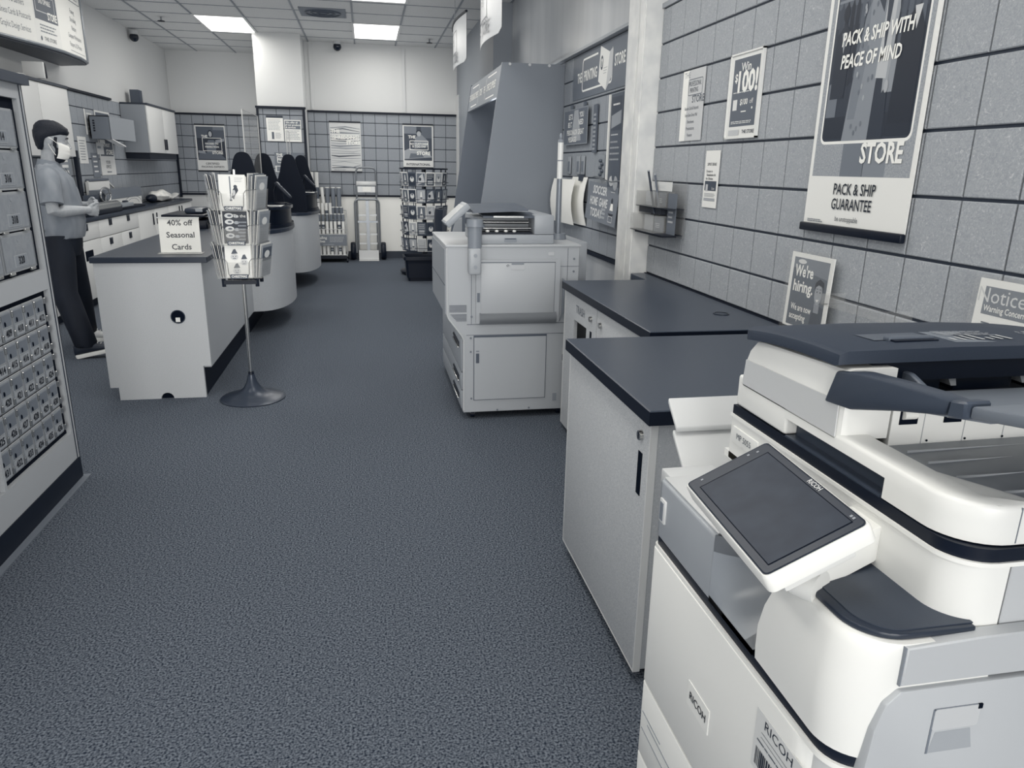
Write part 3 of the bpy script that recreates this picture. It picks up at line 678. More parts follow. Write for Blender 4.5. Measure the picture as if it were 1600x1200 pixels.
for k, z in enumerate(TIER):
    h = MB().m(ACR)
    zt = z + .125
    h.box(CX - .08, CX + .08, CY - .125, CY - .1225, z, z + .10).box(CX - .08, CX + .08, CY - .125, CY - .07, z, z + .0025)
    for sg in (-1, 1):
        A = Vector((CX + sg * .128, CY - .116, z)); D = Vector((sg * .042, .160, 0)); N = Vector((sg * .0022, -.0011, 0)); U = Vector((sg * .016, -.008, .125))
        h.prism([A, A + D, A + D + U, A + U], N)
        B_ = Vector((CX + sg * .082, CY - .116, z)); h.prism([A, B_, B_ + U, A + U], (0, .0015, 0)); h.prism([A, B_, B_ + D, A + D], (0, 0, .0025))
    o = h.build('pocket_tier', None, t)
    w = MB().m(CHROME)
    w.tube([(CX - .078, CY - .128, z + .12), (CX - .064, CY - .129, z + .10), (CX - .06, CY - .129, z + .03), (CX - .05, CY - .128, z + .012)], .0018, 6)
    w.tube([(CX + .078, CY - .128, z + .12), (CX + .064, CY - .129, z + .10), (CX + .06, CY - .129, z + .03), (CX + .05, CY - .128, z + .012)], .0018, 6)
    for sg in (-1, 1): w.tube([(CX + sg * .078, CY - .128, z + .12), (CX + sg * .14, CY - .124, z + .125)], .0018, 6)
    for sg in (-1, 1): w.cyl((CX + sg * .012, CY - .06, z - .012), (CX + sg * .012, CY - .06, z + .012), .004, .004, 8)
    w.build('wire', None, o)
    l = Sheet((CX - .052, CY - .1275, z + .001), (1, 0, 0), (0, 0, 1), .104, .026, .30); l.tx(.95, 'CHRISTMAS', .5, .48, .021, bold=.02, fit=.09)
    l.build('label_strip', None, o, smooth=0)
def card(o, xd, yd, w, h, label, group, art=None, tone=.93):
    s = Sheet(o, xd, yd, w, h, tone, t=.003)
    if art: art(s)
    return s.done('greeting_card', label, 'card', group)
def art_lamp(s):  # animal beside a lamp post
    s.rect(.45, .40, .30, .45, .95).rect(.25, .38, .25, .47, .30)
    s.pl(.15, [(.45, .35), (.55, .30), (.60, .42), (.72, .55), (.70, .62), (.60, .66), (.52, .58), (.50, .48)]).ell(.2, .62, .66, .07, .05).ell(.75, .56, .50, .05, .07).pl(.85, [(.66, .32), (.72, .32), (.70, .46), (.64, .45)]).lines(.6, .6, .78, .95, .93, 3, .2)
def art_dark(s):
    s.rect(.10, .03, .03, .97, .97)
    for v in (.84, .66, .46, .26): s.ell(.8, .28, v, .17, .075).ell(.3, .30, v, .08, .03).ell(.6, .55, v - .02, .10, .045)
    s.tx(.92, 'Tis the', .68, .83, .026).lines(.5, .6, .1, .95, .7, 6, .4)
def art_santa(s):
    for u, v, r in ((.36, .62, .15), (.72, .46, .14), (.42, .20, .15)):
        s.ell(.80, u, v, r, r * .62).pl(.28, [(u - r * .8, v + .09), (u + r * .9, v + .10), (u + r * .3, v + .24), (u - r * .2, v + .22)]).ell(.2, u - .05, v + .02, .018, .014).ell(.2, u + .05, v + .02, .018, .014).rect(.35, u - .06, v - .05, u + .06, v - .03)
for k, (z, art, d) in enumerate(((TIER[2], art_lamp, 'an animal by a lamp post'), (TIER[1], art_dark, 'dark panels and pale faces'), (TIER[0], art_santa, 'three faces in pointed hats'))):
    nm = ('top', 'middle', 'bottom')[k]
    for j in (2, 1, 0):
        hh = .205 - .006 * j
        card((CX - .076 + .002 * j, CY - .118 + .012 * j, z + .005), (1, 0, 0), (0, .06, 1), .152, hh, ('greeting card with %s, front of the spinner\'s %s tier' % (d, nm)) if j == 0 else 'greeting card hidden behind the front card of the %s tier' % nm, 'cards in the front %s pocket' % nm, art if j == 0 else None)
    for sg, side in ((-1, 'left'), (1, 'right')):
        for j in range(6):
            ho = .215 - .008 * (j % 3)
            off = .083 + .0072 * j; lean = .06 + .02 * j
            def art_s(s, j=j, k=k):
                s.rect((.5, .3, .6)[(j + k) % 3], .08, .5, .92, .92).ell(.85, .5, .7, .25, .12).lines(.5, .15, .1, .85, .4, 4, .3)
            if sg > 0: o_ = (CX + off, CY - .112 + .002 * j, z + .004); xd = (.25, .968, 0); up_ = (.968 * lean, -.25 * lean, 1)
            else: o_ = (CX - off - .041, CY - .112 + .160 + .002 * j, z + .004); xd = (.25, -.968, 0); up_ = (-.968 * lean, -.25 * lean, 1)
            card(o_, xd, up_, .165, ho, 'greeting card standing edge-on in the %s pocket of the spinner\'s %s tier' % (side, nm), 'cards in the %s %s pocket' % (side, nm), art_s if j == 5 else None, .9 if j % 2 == 0 else (.55 if j % 3 else .35))
# ------------------------------------------------------------------ rear of the shop
# posters on the rear walls (right direction +X)
def rail(s, y, tone=.08):
    pass
def wall_poster(o, xd, w, h, label, draw, tone=.86, rails=(True, True), name='poster'):
    t = thing(name, label, 'poster', tuple(Vector(o) + Vector(xd) * w / 2))
    s = Sheet(o, xd, (0, 0, 1), w, h, tone); draw(s); s.build('sheet', None, t, smooth=0)
    n = s.n
    for on, zz in zip(rails, (-.012, h)):
        if on:
            a = Vector(o) + Vector((0, 0, zz)) - n * .004
            MB().prism([a, a + s.xd * w, a + s.xd * w + Vector((0, 0, .022)), a + Vector((0, 0, .022))], n * .014).build('rail', mat(.03, .42, spec=.3), t)
    return t
def art_packed(s):
    s.rect(.14, .04, .24, .97, .97).rect(.30, .04, .72, .97, .97).pl(.42, [(.6, .9), (.97, .9), (.97, .97), (.6, .97)])
    s.pl(.40, [(.36, .34), (.64, .34), (.68, .60), (.6, .68), (.42, .68), (.33, .58)]).ell(.12, .5, .81, .09, .09).ell(.68, .5, .81, .055, .06).pl(.55, [(.64, .6), (.95, .66), (.95, .72), (.66, .68)])
    s.pl(.35, [(.04, .26), (.97, .26), (.8, .38), (.1, .42)]).pl(.55, [(.06, .40), (.3, .38), (.28, .44), (.06, .45)])
    s.ring(.95, .22, .44, .86, .73, .01, .008).tx(.96, 'THE', .30, .76, .055, bold=.025).tx(.96, 'PACKED TO', .53, .60, .04, bold=.02).tx(.96, 'PERFECTION', .53, .53, .04, bold=.02).tx(.96, 'STORE', .70, .40, .06, bold=.025)
    s.tx(.15, 'CERTIFIED', .5, .16, .05, bold=.01).tx(.15, 'PACKING EXPERTS', .5, .09, .045, bold=.01)
wall_poster((-2.90, 14.283, 1.352), (1, 0, 0), .50, .765, 'dark poster reading THE PACKED TO PERFECTION STORE on the far left back wall', art_packed)
def art_shred(s):
    r = random.Random(5)
    for k in range(17):
        v = .07 + .051 * k; a = r.uniform(-.04, .04); b_ = r.uniform(.01, .035); c = r.uniform(.2, .75)
        s.pl(r.choice((.45, .6, .30, .52, .22)), [(.03, v), (c, v + a), (.97, v - a * .5), (.97, v - a * .5 + b_ * .4), (c, v + a + b_), (.03, v + b_ * .5)])
    s.ring(.96, .07, .64, .93, .76, .01, .010)
    s.tx(.97, 'THE', .19, .82, .075, bold=.03).tx(.97, 'SHREDDING', .5, .70, .072, bold=.03, fit=.38).tx(.97, 'STORE', .75, .59, .075, bold=.03).lines(.5, .1, .03, .6, .05, 1)
wall_poster((-.545, 12.653, 1.392), (1, 0, 0), .49, .75, 'poster of stacked shredded paper reading THE SHREDDING STORE on the rear wall', art_shred, .80)
def art_intl(s):
    s.rect(.22, .04, .17, .96, .97).rect(.45, .04, .80, .45, .97).rect(.35, .6, .70, .96, .97)
    s.pl(.5, [(.38, .45), (.85, .50), (.80, .66), (.62, .78), (.45, .74), (.36, .60)]).ell(.12, .53, .84, .09, .055).ell(.66, .53, .80, .07, .06).pl(.60, [(.04, .2), (.96, .25), (.8, .40), (.2, .45), (.04, .40)]).pl(.38, [(.2, .22), (.7, .25), (.6, .33), (.25, .34)])
    s.ring(.95, .22, .42, .84, .64, .01, .009).tx(.96, 'THE', .30, .72, .065, bold=.025).tx(.96, 'NO CUSTOMER', .53, .56, .042, bold=.025).tx(.96, 'IS TOO FAR', .53, .50, .042, bold=.025).tx(.96, 'STORE', .68, .34, .075, bold=.03)
    s.tx(.12, 'INTERNATIONAL', .5, .075, .05, bold=.02)
wall_poster((.612, 12.653, 1.475), (1, 0, 0), .49, .66, 'poster of a shopkeeper reading NO CUSTOMER IS TOO FAR above the rear card spinner', art_intl, .86)
s = Sheet((-1.42, 11.99, 1.82), (1, 0, 0), (0, 0, 1), .24, .36, .92); s.rect(.16, 0, .91, 1, 1).lines(.55, .1, .42, .9, .86, 8, .3).rect(.35, .28, .08, .42, .36).lines(.6, .5, .1, .85, .34, 5, .4)
s.done('notice', 'white typed notice with a dark header on the column at the back', 'notice')
s = Sheet((-1.165, 11.99, 1.815), (1, 0, 0), (0, 0, 1), .24, .31, .92); s.rect(.42, .04, .58, .96, .96).tx(.95, 'We offer all', .45, .88, .035, bold=.02).tx(.95, 'of our products', .52, .77, .035, bold=.02).tx(.95, '& services', .38, .66, .035, bold=.02).lines(.6, .1, .1, .9, .54, 6, .4)
s.done('notice', 'notice reading We offer all of our products on the column, right of the typed notice', 'notice')
s = Sheet((-1.335, 11.99, 1.37), (1, 0, 0), (0, 0, 1), .43, .29, .42); s.tx(.95, 'THE', .16, .88, .05, bold=.02).ring(.95, .08, .48, .62, .80, .01, .008).tx(.95, 'PRINTING', .35, .64, .05, bold=.02).rect(.85, 0, .02, .3, .34).rect(.45, .05, .06, .25, .3)
s.done('poster', 'low grey sign with a white frame on the column, behind the black dividers', 'poster')
# strip of stickers on the column's left edge
s = Sheet((-1.536, 12.45, 2.32), (0, -1, 0), (0, 0, 1), .40, .90, .93); [s.rect((.2, .5, .6)[k % 3], .2 + .2 * (k % 2), .9 - .13 * k, .6 + .2 * (k % 2), .97 - .13 * k) for k in range(7)]
s.done('notice', 'narrow strip of pinned papers on the left side of the white column', 'notice')

# hand truck
hx, hy = 0.0, 12.42
t = thing('hand_truck', 'aluminium hand truck with a looped handle standing against the rear wall', 'hand truck', (hx, hy, 0))
AL = mat(.60, .35, metal=.75, key='aluminium'); ALP = mat(.80, .4, metal=.3, key='alu_plate')
def loop(w, z0, z1, y, r): 
    return [(hx - w, y, z0), (hx - w, y, z1 - .07)] + [(hx - w + .07 - .07 * math.cos(a), y, z1 - .07 + .07 * math.sin(a)) for a in (.4, .8, 1.2, 1.57)] + [(hx + w - .07 + .07 * math.sin(a), y, z1 - .07 + .07 * math.cos(a)) for a in (0, .4, .8, 1.2)] + [(hx + w, y, z1 - .07), (hx + w, y, z0)]
MB().tube(loop(.155, .05, 1.462, hy + .02, .07), .0145, 10).build('frame', AL, t)
MB().tube(loop(.19, .12, .972, hy - .03, .07), .018, 10).build('handle_loop', AL, t)
q = MB(); q.box(hx - .155, hx + .155, hy + .005, hy + .03, 1.185, 1.25, .003); q.m(ALP); q.build('cross_plate', ALP, t)
q = MB().m(ALP); q.box(hx - .14, hx + .14, hy + .01, hy + .025, 1.08, 1.17).m(PAPER).box(hx - .06, hx + .07, hy + .004, hy + .01, 1.09, 1.165); q.build('label_plate', None, t)
q = MB().m(AL); q.box(hx - .155, hx + .165, hy + .0, hy + .02, .60, .63).box(hx - .02, hx + .03, hy + .005, hy + .03, .15, .96).build('slat', None, t)
for z in (.705, .40, .25):
    for a, b_ in ((-.14, -.03), (.04, .15)): MB().m(ALP).box(hx + a, hx + b_, hy + .005, hy + .02, z, z + .03).build('rung', None, t)
q = MB().m(ALP); q.box(hx - .155, hx + .165, hy - .03, hy - .02, .0, .16).box(hx - .155, hx + .165, hy - .18, hy - .02, .002, .012); q.build('toe_plate', None, t)
for sx in (-1, 1):
    w = MB().m(mat(.045, .45, spec=.35)); xc = hx + sx * .245
    w.lathe([(.06, -.028), (.13, -.04), (.142, -.02), (.142, .02), (.13, .04), (.06, .028)], (0, 0, 0), 28)
    R_ = Matrix.Translation((xc, hy + .05, .143)) @ Matrix.Rotation(PI / 2, 4, 'Y')
    for v in w.bm.verts: v.co = R_ @ v.co
    o = w.build('wheel', None, t); q = MB(); q.cyl((xc - .03, hy + .05, .143), (xc + .03, hy + .05, .143), .062, .062, 20); q.build('rim', AL, o)
MB().cyl((hx - .23, hy + .05, .143), (hx + .23, hy + .05, .143), .012).build('axle', AL, t)

# wire rack of mailing tubes
rx0, rx1, ry0, ry1 = -.86, -.335, 12.10, 12.55
t = thing('tube_rack', 'wire rack on casters holding mailing tubes, left of the hand truck', 'rack', ((rx0 + rx1) / 2, 12.3, 0))
WIRE = mat(.80, .35, metal=.3, key='wire')
q = MB().m(WIRE)
for x in (rx0, rx1):
    q.tube([(x, ry0, .10), (x, ry0, .60), (x, ry1, .79), (x, ry1, .10)], .006, 6, True)
    for k in range(5): q.tube([(x, ry0, .2 + k * .09), (x, ry1, .2 + k * .13)], .003, 5)
for z, y in ((.115, ry0), (.27, ry0), (.44, ry0), (.52, ry0), (.66, 12.28), (.80, 12.42), (.115, ry1), (.79, ry1)): q.cyl((rx0, y, z), (rx1, y, z), .006, .006, 6)
for k in range(9): x = rx0 + (rx1 - rx0) * k / 8; q.tube([(x, ry0, .44), (x, ry0, .11), (x, ry1, .11)], .003, 5)
q.build('wire_frame', None, t)
s = Sheet((rx0, ry0 - .008, .265), (1, 0, 0), (0, 0, 1), rx1 - rx0 + .0, .17, .46); s.tx(.93, 'Mailing', .27, .72, .055, bold=.02).tx(.93, 'tubes', .25, .40, .055, bold=.02).lines(.75, .5, .3, .95, .85, 4, .3).lines(.7, .3, .06, .7, .14, 1)
s.build('sign_panel', None, t, smooth=0)
MB().box(rx0, rx1, ry0, ry1, .06, .10).build('base', mat(.03, .42, spec=.3), t)
for x in (rx0 + .03, rx1): 
    for y in (ry0, ry1):
        q = MB(); q.cyl((x - .012, y, .032), (x + .012, y, .032), .031, .031, 14).box(x - .008, x + .008, y - .01, y + .01, .032, .065); q.build('caster', DARK, t)
def tube_thing(x, y, z, L, r, tone, pat, label, grp, lean=.0):
    p = Vector((x, y, z)); d = Vector((lean, .10, 1)).normalized()
    q = MB().m(mat(tone, .5)); q.cyl(p, p + d * L, r, r, 14)
    if pat: q.m(mat(.30, .5)).cyl(p + d * L * .35, p + d * L * .75, r * 1.02, r * 1.02, 14, False); q.m(mat(.8, .5)).cyl(p + d * L * .5, p + d * L * .56, r * 1.03, r * 1.03, 14, False)
    q.m(mat(.9, .5)).cyl(p + d * (L - .012), p + d * (L + .002), r * 1.05, r * 1.05, 14)
    thing_mesh('mailing_tube', q, None, (x, y, z), label, 'tube', grp)
G = 'mailing tubes in the wire rack'
for k in range(8): tube_thing(rx0 + .045 + .062 * k, 12.135, .118, .15, .024, .9 if k != 5 else .8, k in (0, 4, 6), 'short white mailing tube in the bottom row of the rack', G)
for k in range(8): tube_thing(rx0 + .045 + .062 * k, 12.145, .445, .19, .023, .9, k in (1, 2, 6), 'white mailing tube in the middle row of the rack, above the sign', G)
for k in range(8): tube_thing(rx0 + .045 + .062 * k, 12.24, .45, .30, .023, .42 if k in (1, 4, 5) else .45, False, 'grey mailing tube with a white cap behind the middle row', G)
for k in range(4): tube_thing(rx0 + .10 + .06 * k, 12.33, .45, .46, .024, .88, k in (0, 2), 'white mailing tube in the upper row of the rack', G)
for k in range(3): tube_thing(rx0 + .32 + .066 * k, 12.36, .45, .40, .028, .40, False, 'thick grey mailing tube in the upper right of the rack', G)
for k in range(3): tube_thing(rx0 + .24 + .09 * k, 12.46, .45, .70, .036, .44, False, 'tall thick grey mailing tube at the back of the rack', G)
tube_thing(rx0 + .20, 12.42, .45, .70, .026, .9, False, 'tall slim white mailing tube leaning at the back of the rack', G, -.06)
for k in range(2): tube_thing(rx0 + .01 + .075 * k, 12.44, .45, .93, .03, .88, True, 'tallest banded white mailing tube showing above the farther black podium', G)

# spinner of cards at the back right
SX, SY = .80, 10.75
t = thing('card_spinner', 'dark floor spinner packed with five rows of cards by the rear wall', 'card rack', (SX, SY, 0))
MB().cyl((SX, SY, .3), (SX, SY, 1.47), .03).build('pole', DARK, t)
MB().cyl((SX, SY, 1.455), (SX, SY, 1.475), .34, .34, 24).build('top_ring', mat(.045, .45, spec=.35), t)
MB().lathe([(.20, 0), (.34, .012), (.36, .05), (.33, .07), (.05, .09), (.04, .33)], (SX, SY, 0), 24).build('base', DARK, t)
NCOL = 14
q = MB().m(mat(.15, .4))
for r in range(5):
    z = .345 + r * .222
    q.tube([(SX + .345 * math.cos(a), SY + .345 * math.sin(a), z + .05) for a in [2 * PI * i / 28 for i in range(28)]], .004, 5, True)
    q.tube([(SX + .30 * math.cos(a), SY + .30 * math.sin(a), z) for a in [2 * PI * i / 28 for i in range(28)]], .004, 5, True)
for i in range(NCOL): a = 2 * PI * i / NCOL + .11; q.cyl((SX + .31 * math.cos(a), SY + .31 * math.sin(a), .34), (SX + .31 * math.cos(a), SY + .31 * math.sin(a), 1.46), .006, .006, 6)
q.build('wire_pockets', None, t)
rc = random.Random(11)
names = ('bottom', 'second', 'third', 'fourth', 'top')
for r in range(5):
    for i in range(8):
        a = -PI / 2 + (i - 3.5) * .40
        d = Vector((math.cos(a), math.sin(a), 0)); xd = Vector((-math.sin(a), math.cos(a), 0))
        z = .348 + r * .222
        o = Vector((SX, SY, z)) + d * .312 - xd * .062
        s = Sheet(o, xd, (-d.x * -.10, -d.y * -.10, 1), .124, .185, rc.choice((.85, .75, .9, .35, .2)), t=.004)
        b_ = rc.choice((.2, .35, .5, .65)); s.rect(b_, .07, .05, .93, .92)
        kind = rc.randint(0, 3)
        if kind == 0: s.ell(.85, .5, .5, .25, .2).ell(.4, .5, .62, .12, .1)
        elif kind == 1: s.pl(.9, [(.3, .15), (.7, .15), (.6, .5), (.55, .8), (.45, .8), (.4, .5)]).ell(.3, .5, .35, .15, .06)
        elif kind == 2: s.lines(.9, .15, .5, .85, .88, 3, .2).rect(.7, .2, .15, .8, .4)
        else: s.pl(.75, [(.1, .1), (.9, .3), (.7, .9), (.3, .7)]).ell(.15, .4, .5, .14, .12)
        s.done('greeting_card', 'small card in the %s row of the rear card spinner' % names[r], 'card', 'cards on the rear spinner, %s row' % names[r])
q = MB().m(mat(.03, .42, spec=.3)); bw = [(.30, .0), (.34, .30), (.365, .305), (.365, .33), (.33, .33)]
x0, x1, y0, y1 = .47, 1.12, 9.95, 10.36
rings = []
for ins, z in ((.05, 0), (.05, .004), (.012, .285), (-.012, .29), (-.012, .33), (.012, .33), (.03, .05)):
    rings.append([(x, y, z) for x, y in rrect(x0 + ins, y0 + ins, x1 - ins, y1 - ins, .03, 3)])
q.loft(rings); thing_mesh('storage_bin', q, None, ((x0 + x1) / 2, 10.15, 0), 'black plastic bin on the carpet in front of the rear card spinner', 'bin')
# office chair glimpsed between spinner and printer
cx, cy = 1.12, 7.45
t = thing('office_chair', 'black office chair with a curved back, mostly hidden behind the beige printer', 'chair', (cx, cy, 0))
MB().xy(rrect(cx - .33, cy - .23, cx + .23, cy + .23, .09), .44, .50, bev=.02).build('seat', mat(.045, .45, spec=.35), t)
rows = [[(cx - .42 - .05 * math.sin(v * 2.2) + .06 * (u * u), cy + .20 * u, .60 + .50 * v) for u in [k / 5 - 1 for k in range(11)]] for v in [j / 8 for j in range(9)]]
q = MB().m(mat(.10, .45)); q.loft([r + [(x + .035, y, z) for x, y, z in r[::-1]] for r in rows]); q.build('backrest', None, t)
MB().tube([(cx - .20, cy, .46), (cx - .40, cy, .52), (cx - .41, cy, .70)], .02).build('back_bracket', DARK, t)
MB().cyl((cx, cy, .10), (cx, cy, .44), .028).build('gas_post', DARK, t)
for k in range(5):
    a = k * 2 * PI / 5; e = Vector((cx + .27 * math.cos(a), cy + .27 * math.sin(a), .075))
    l = MB().cyl((cx, cy, .10), e, .022, .015, 8).build('leg', DARK, t); MB().cyl(e + Vector((-.012, 0, -.045)), e + Vector((.012, 0, -.045)), .028, .028, 12).build('caster', DARK, l)

# supply booth: two tapering side panels with a sign board between
bt = thing('supply_booth', 'tall grey booth of two tapering side panels behind the beige printer', 'booth', (1.3, 7.5, 0))
BG = mat(.47, .5, noise='n', amp=.012, scale=500, key='booth')
pf = [(.81, 0), (1.155, 2.347), (1.698, 2.347), (1.698, 0)]
MB().xz(pf, 6.54, 6.57).build('near_panel', BG, bt)
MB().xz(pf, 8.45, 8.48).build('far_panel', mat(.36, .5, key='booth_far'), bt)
bx('desk', mat(.62, .4), bt, .98, 1.69, 6.57, 8.45, .72, .75)
q = MB().m(mat(.75, .3)); [q.cyl((1.22 + .17 * k, 6.5395, 2.335), (1.22 + .17 * k, 6.532, 2.335), .012, .012, 10) for k in range(3)]; q.build('screw', None, bt)
xd = Vector((0, -1, 0)); yd = Vector((.148, 0, 1)).normalized()
s = Sheet((1.118, 8.448, 2.075), xd, yd, 1.876, .262, .50, t=.02)
for u0, u1 in ((.06, .36), (.60, .93)):
    for v in (.12, .84): s.rect(.95, u0 + .04, v, u1 - .04, v + .04)
    s.rect(.95, u0, .12, u0 + .005, .88) if u0 > .5 else s.rect(.95, u1, .15, u1 + .005, .85)
for tx_, u, f in (('THE', .035, .09), ('PACKAGING SUPPLIES', .21, .50), ('STORE', .44, .16), ('THE', .56, .09), ('OFFICE SUPPLIES', .77, .50)): s.tx(.95, tx_, u, .49, .09, bold=.02, fit=f)
s.build('sign_board', None, bt, smooth=0)
q = MB().m(mat(1.0, .4, emit=6.0, key='spot')); q.ball((1.20, 6.80, 2.06), .028, .04, .022); q.build('spot_lamp', None, bt)
d = bpy.data.lights.new('booth_spot', 'POINT'); d.energy = 4; d.shadow_soft_size = .04; o = bpy.data.objects.new('booth_spot', d); COL.objects.link(o); o.location = (1.20, 6.80, 2.0)
MB().xz([(.74, .80), (.80, 1.02), (.86, 1.05), (.86, .80)], 6.9, 6.93).build('desk_fin', mat(.60, .5), bt)
# hanging banners
def banner(x, y0, y1, z0, z1, label, logo):
    t = thing('hanging_banner', label, 'banner', (x, (y0 + y1) / 2, z0), 'white banners hanging from the ceiling')
    W_ = y1 - y0; N = 14
    def bow(u): return x - .05 * math.sin(PI * u)
    def pt(u, v, off=0): return (bow(u) - off, y1 - W_ * u, z0 + (z1 - z0) * v)
    q = MB().m(mat(.68, .4, spec=.4, key='banner'))
    r_ = .05
    rows = []
    for j in range(9):
        v = j / 8
        rows.append([pt(.0 + k / N, v if (k not in (0, N) or j) else .06) for k in range(N + 1)])
    q.surf(rows)
    rows2 = [[(p[0] + .004, p[1], p[2]) for p in r] for r in rows]; q.surf([r[::-1] for r in rows2])
    q.m(mat(.20, .4))
    def line(pts, w=.010):
        for (u0, v0), (u1, v1) in zip(pts, pts[1:]):
            n_ = 4
            for k in range(n_):
                a = (u0 + (u1 - u0) * k / n_, v0 + (v1 - v0) * k / n_); b_ = (u0 + (u1 - u0) * (k + 1) / n_, v0 + (v1 - v0) * (k + 1) / n_)
                if abs(u1 - u0) > abs(v1 - v0): q.poly([pt(a[0], a[1] - w, .002), pt(b_[0], b_[1] - w, .002), pt(b_[0], b_[1] + w, .002), pt(a[0], a[1] + w, .002)])
                else: q.poly([pt(a[0] - w / 2, a[1], .002), pt(b_[0] - w / 2, b_[1], .002), pt(b_[0] + w / 2, b_[1], .002), pt(a[0] + w / 2, a[1], .002)])
    line([(.08, .32), (.60, .32), (.60, .78), (.25, .78)], .012)
    line([(.08, .32), (.08, .12)], .01)
    c = pt(.42, .55, .006); q.text(logo, c, (0, -1, 0), (0, 0, 1), .10, sx=.8)
    c = pt(.52, .18, .006); q.m(mat(.25, .4)).text('STORE', c, (0, -1, 0), (0, 0, 1), .15, bold=.01, sx=.9)
    q.build('sheet', None, t, smooth=60)
    MB().tube([pt(k / N, 1.01) for k in range(N + 1)], .014, 8).build('top_bar', mat(.045, .45, spec=.35), t)
    MB().cyl(pt(.5, 1.02), (bow(.5), y1 - W_ * .5, CEIL - .006), .004, .004, 6).build('hook_wire', STEEL, t)
banner(1.06, 6.05, 7.15, 2.50, 3.06, 'nearer white curved banner hanging from the ceiling at the top of the photo', 'PS')
banner(1.11, 8.5, 9.75, 2.60, 3.08, 'farther white curved banner with a dark top bar hanging over the booth', 'PS')
# ------------------------------------------------------------------ beige production printer
PB = mat(.66, .42, key='printer_beige'); PB2 = mat(.60, .42, key='printer_shade'); PBL = mat(.58, .42, key='printer_side_shaded'); LN = mat(.30, .5, key='seam')  # PBL: same plastic as PB, coloured darker for the shaded left face
pr = thing('production_printer', 'large beige production printer standing in the aisle with a tilted control panel', 'printer', (.9, 4.7, 0))
y0, y1 = 4.264, 5.16
prof = [(.44, .655), (.44, 1.06), (.446, 1.066), (1.236, 1.066), (1.238, 1.06), (1.238, .60), (1.19, .598), (1.19, .045), (.538, .045), (.538, .52)]
MB().xz(prof, y0, y1, bev=.003, seg=1).build('body', PB, pr)
MB().xz([(.539, .045), (.539, .52), (1.18, .52), (1.18, .045)], y1, 5.5).build('rear_body', PB2, pr)
q = MB().m(mat(.74, .4)); q.tube([(.443, y0 + .001, 1.05), (.443, y0 + .001, .66), (.452, y0 + .001, .635), (.528, y0 + .001, .533), (.541, y0 + .001, .505), (.541, y0 + .001, .06)], .006, 8); q.build('edge_bead', None, pr)
q = MB().m(PBL)
q.box(.432, .4405, y0 + .02, y1 - .02, .66, 1.04).build('front_door', None, pr)
MB().box(.430, .433, y0 + .02, y1 - .02, .83, .836).build('door_seam', LN, pr)
for k, (z0, z1) in enumerate(((.30, .505), (.185, .292), (.065, .178))):
    d = bx('drawer', PBL, pr, .528, .5385, y0 + .03, 5.42, z0, z1, .003)
    h = MB().m(mat(.045, .45, spec=.35)); zc = z1 - .055
    h.xz([(.5285, zc - .018), (.5285, zc + .018), (.521, zc + .006)], y0 + .12, y0 + .42); h.m(CHROME).box(.516, .528, y0 + .12, y0 + .42, zc - .022, zc - .014, .003); h.build('handle', None, d)
# right rear extension
bx('rear_unit', PB2, pr, 1.24, 1.325, 4.40, 5.0, .05, 1.07, .006)
# top tray lip
bx('top_lip', mat(.70, .4), pr, .435, 1.245, y0 - .006, y1, 1.055, 1.068, .003)
F = y0 - .0005
def seam(x0, x1, z0, z1, q): q.box(x0, x1, F - .0012, F + .002, z0, z1)
q = MB().m(LN)
seam(.585, .587, .60, 1.05, q); seam(1.165, 1.167, .60, 1.05, q); seam(1.12, 1.238, .94, .942, q); seam(.56, 1.19, .597, .600, q); seam(.556, 1.19, .532, .534, q)
q.build('panel_seams', None, pr)
# vents
q = MB().m(LN)
for g0 in (.675, .620):
    for r in range(6):
        z = g0 + r * .0075; xl = .455 + max(0, (.665 - z)) * .9
        q.box(xl, .558, F - .0015, F + .002, z, z + .003)
q.build('vent', None, pr)
# bypass door with a thick rim and a curved foot
d = MB().m(PB).xz(rrect(.612, .605, 1.118, .985, .012), F - .018, F).build('bypass_door', None, pr)
MB().m(mat(.68, .42)).box(.640, 1.085, F - .022, F - .017, .665, .965, .002).build('door_face', None, d)
MB().m(LN).box(.638, 1.087, F - .0195, F - .0175, .963, .969).box(1.083, 1.087, F - .0195, F - .0175, .665, .969).build('door_gap', None, d)
rows = [[(x, F - .020 - .018 * math.sin(PI * v), .600 + .07 * v) for x in (.632, 1.10)] for v in [k / 6 for k in range(7)]]
q = MB().m(mat(.60, .4)); q.surf(rows); q.surf([[p for p in r[::-1]] for r in rows]); q.build('door_foot', None, d)
MB().m(mat(.72, .4)).xz(rrect(.815, .925, .90, .965, .008), F - .024, F - .021).m(mat(.5, .4)).box(.82, .895, F - .025, F - .0235, .955, .964).build('latch', None, d)
q = MB().m(mat(.40, .4)); q.box(.618, .634, F - .0195, F - .018, .735, .79); q.build('status_label', None, d)
q = MB().m(LN).tube([(.795, F - .023, .944), (.807, F - .023, .95), (.800, F - .023, .956), (.79, F - .023, .95)], .0015, 4, True); q.build('marking', None, d)
q = MB().m(mat(.5, .4)).xz([(1.124, .61), (1.15, .66), (1.15, .86), (1.137, .87), (1.137, .65)], F - .014, F); q.build('side_rail', None, pr)
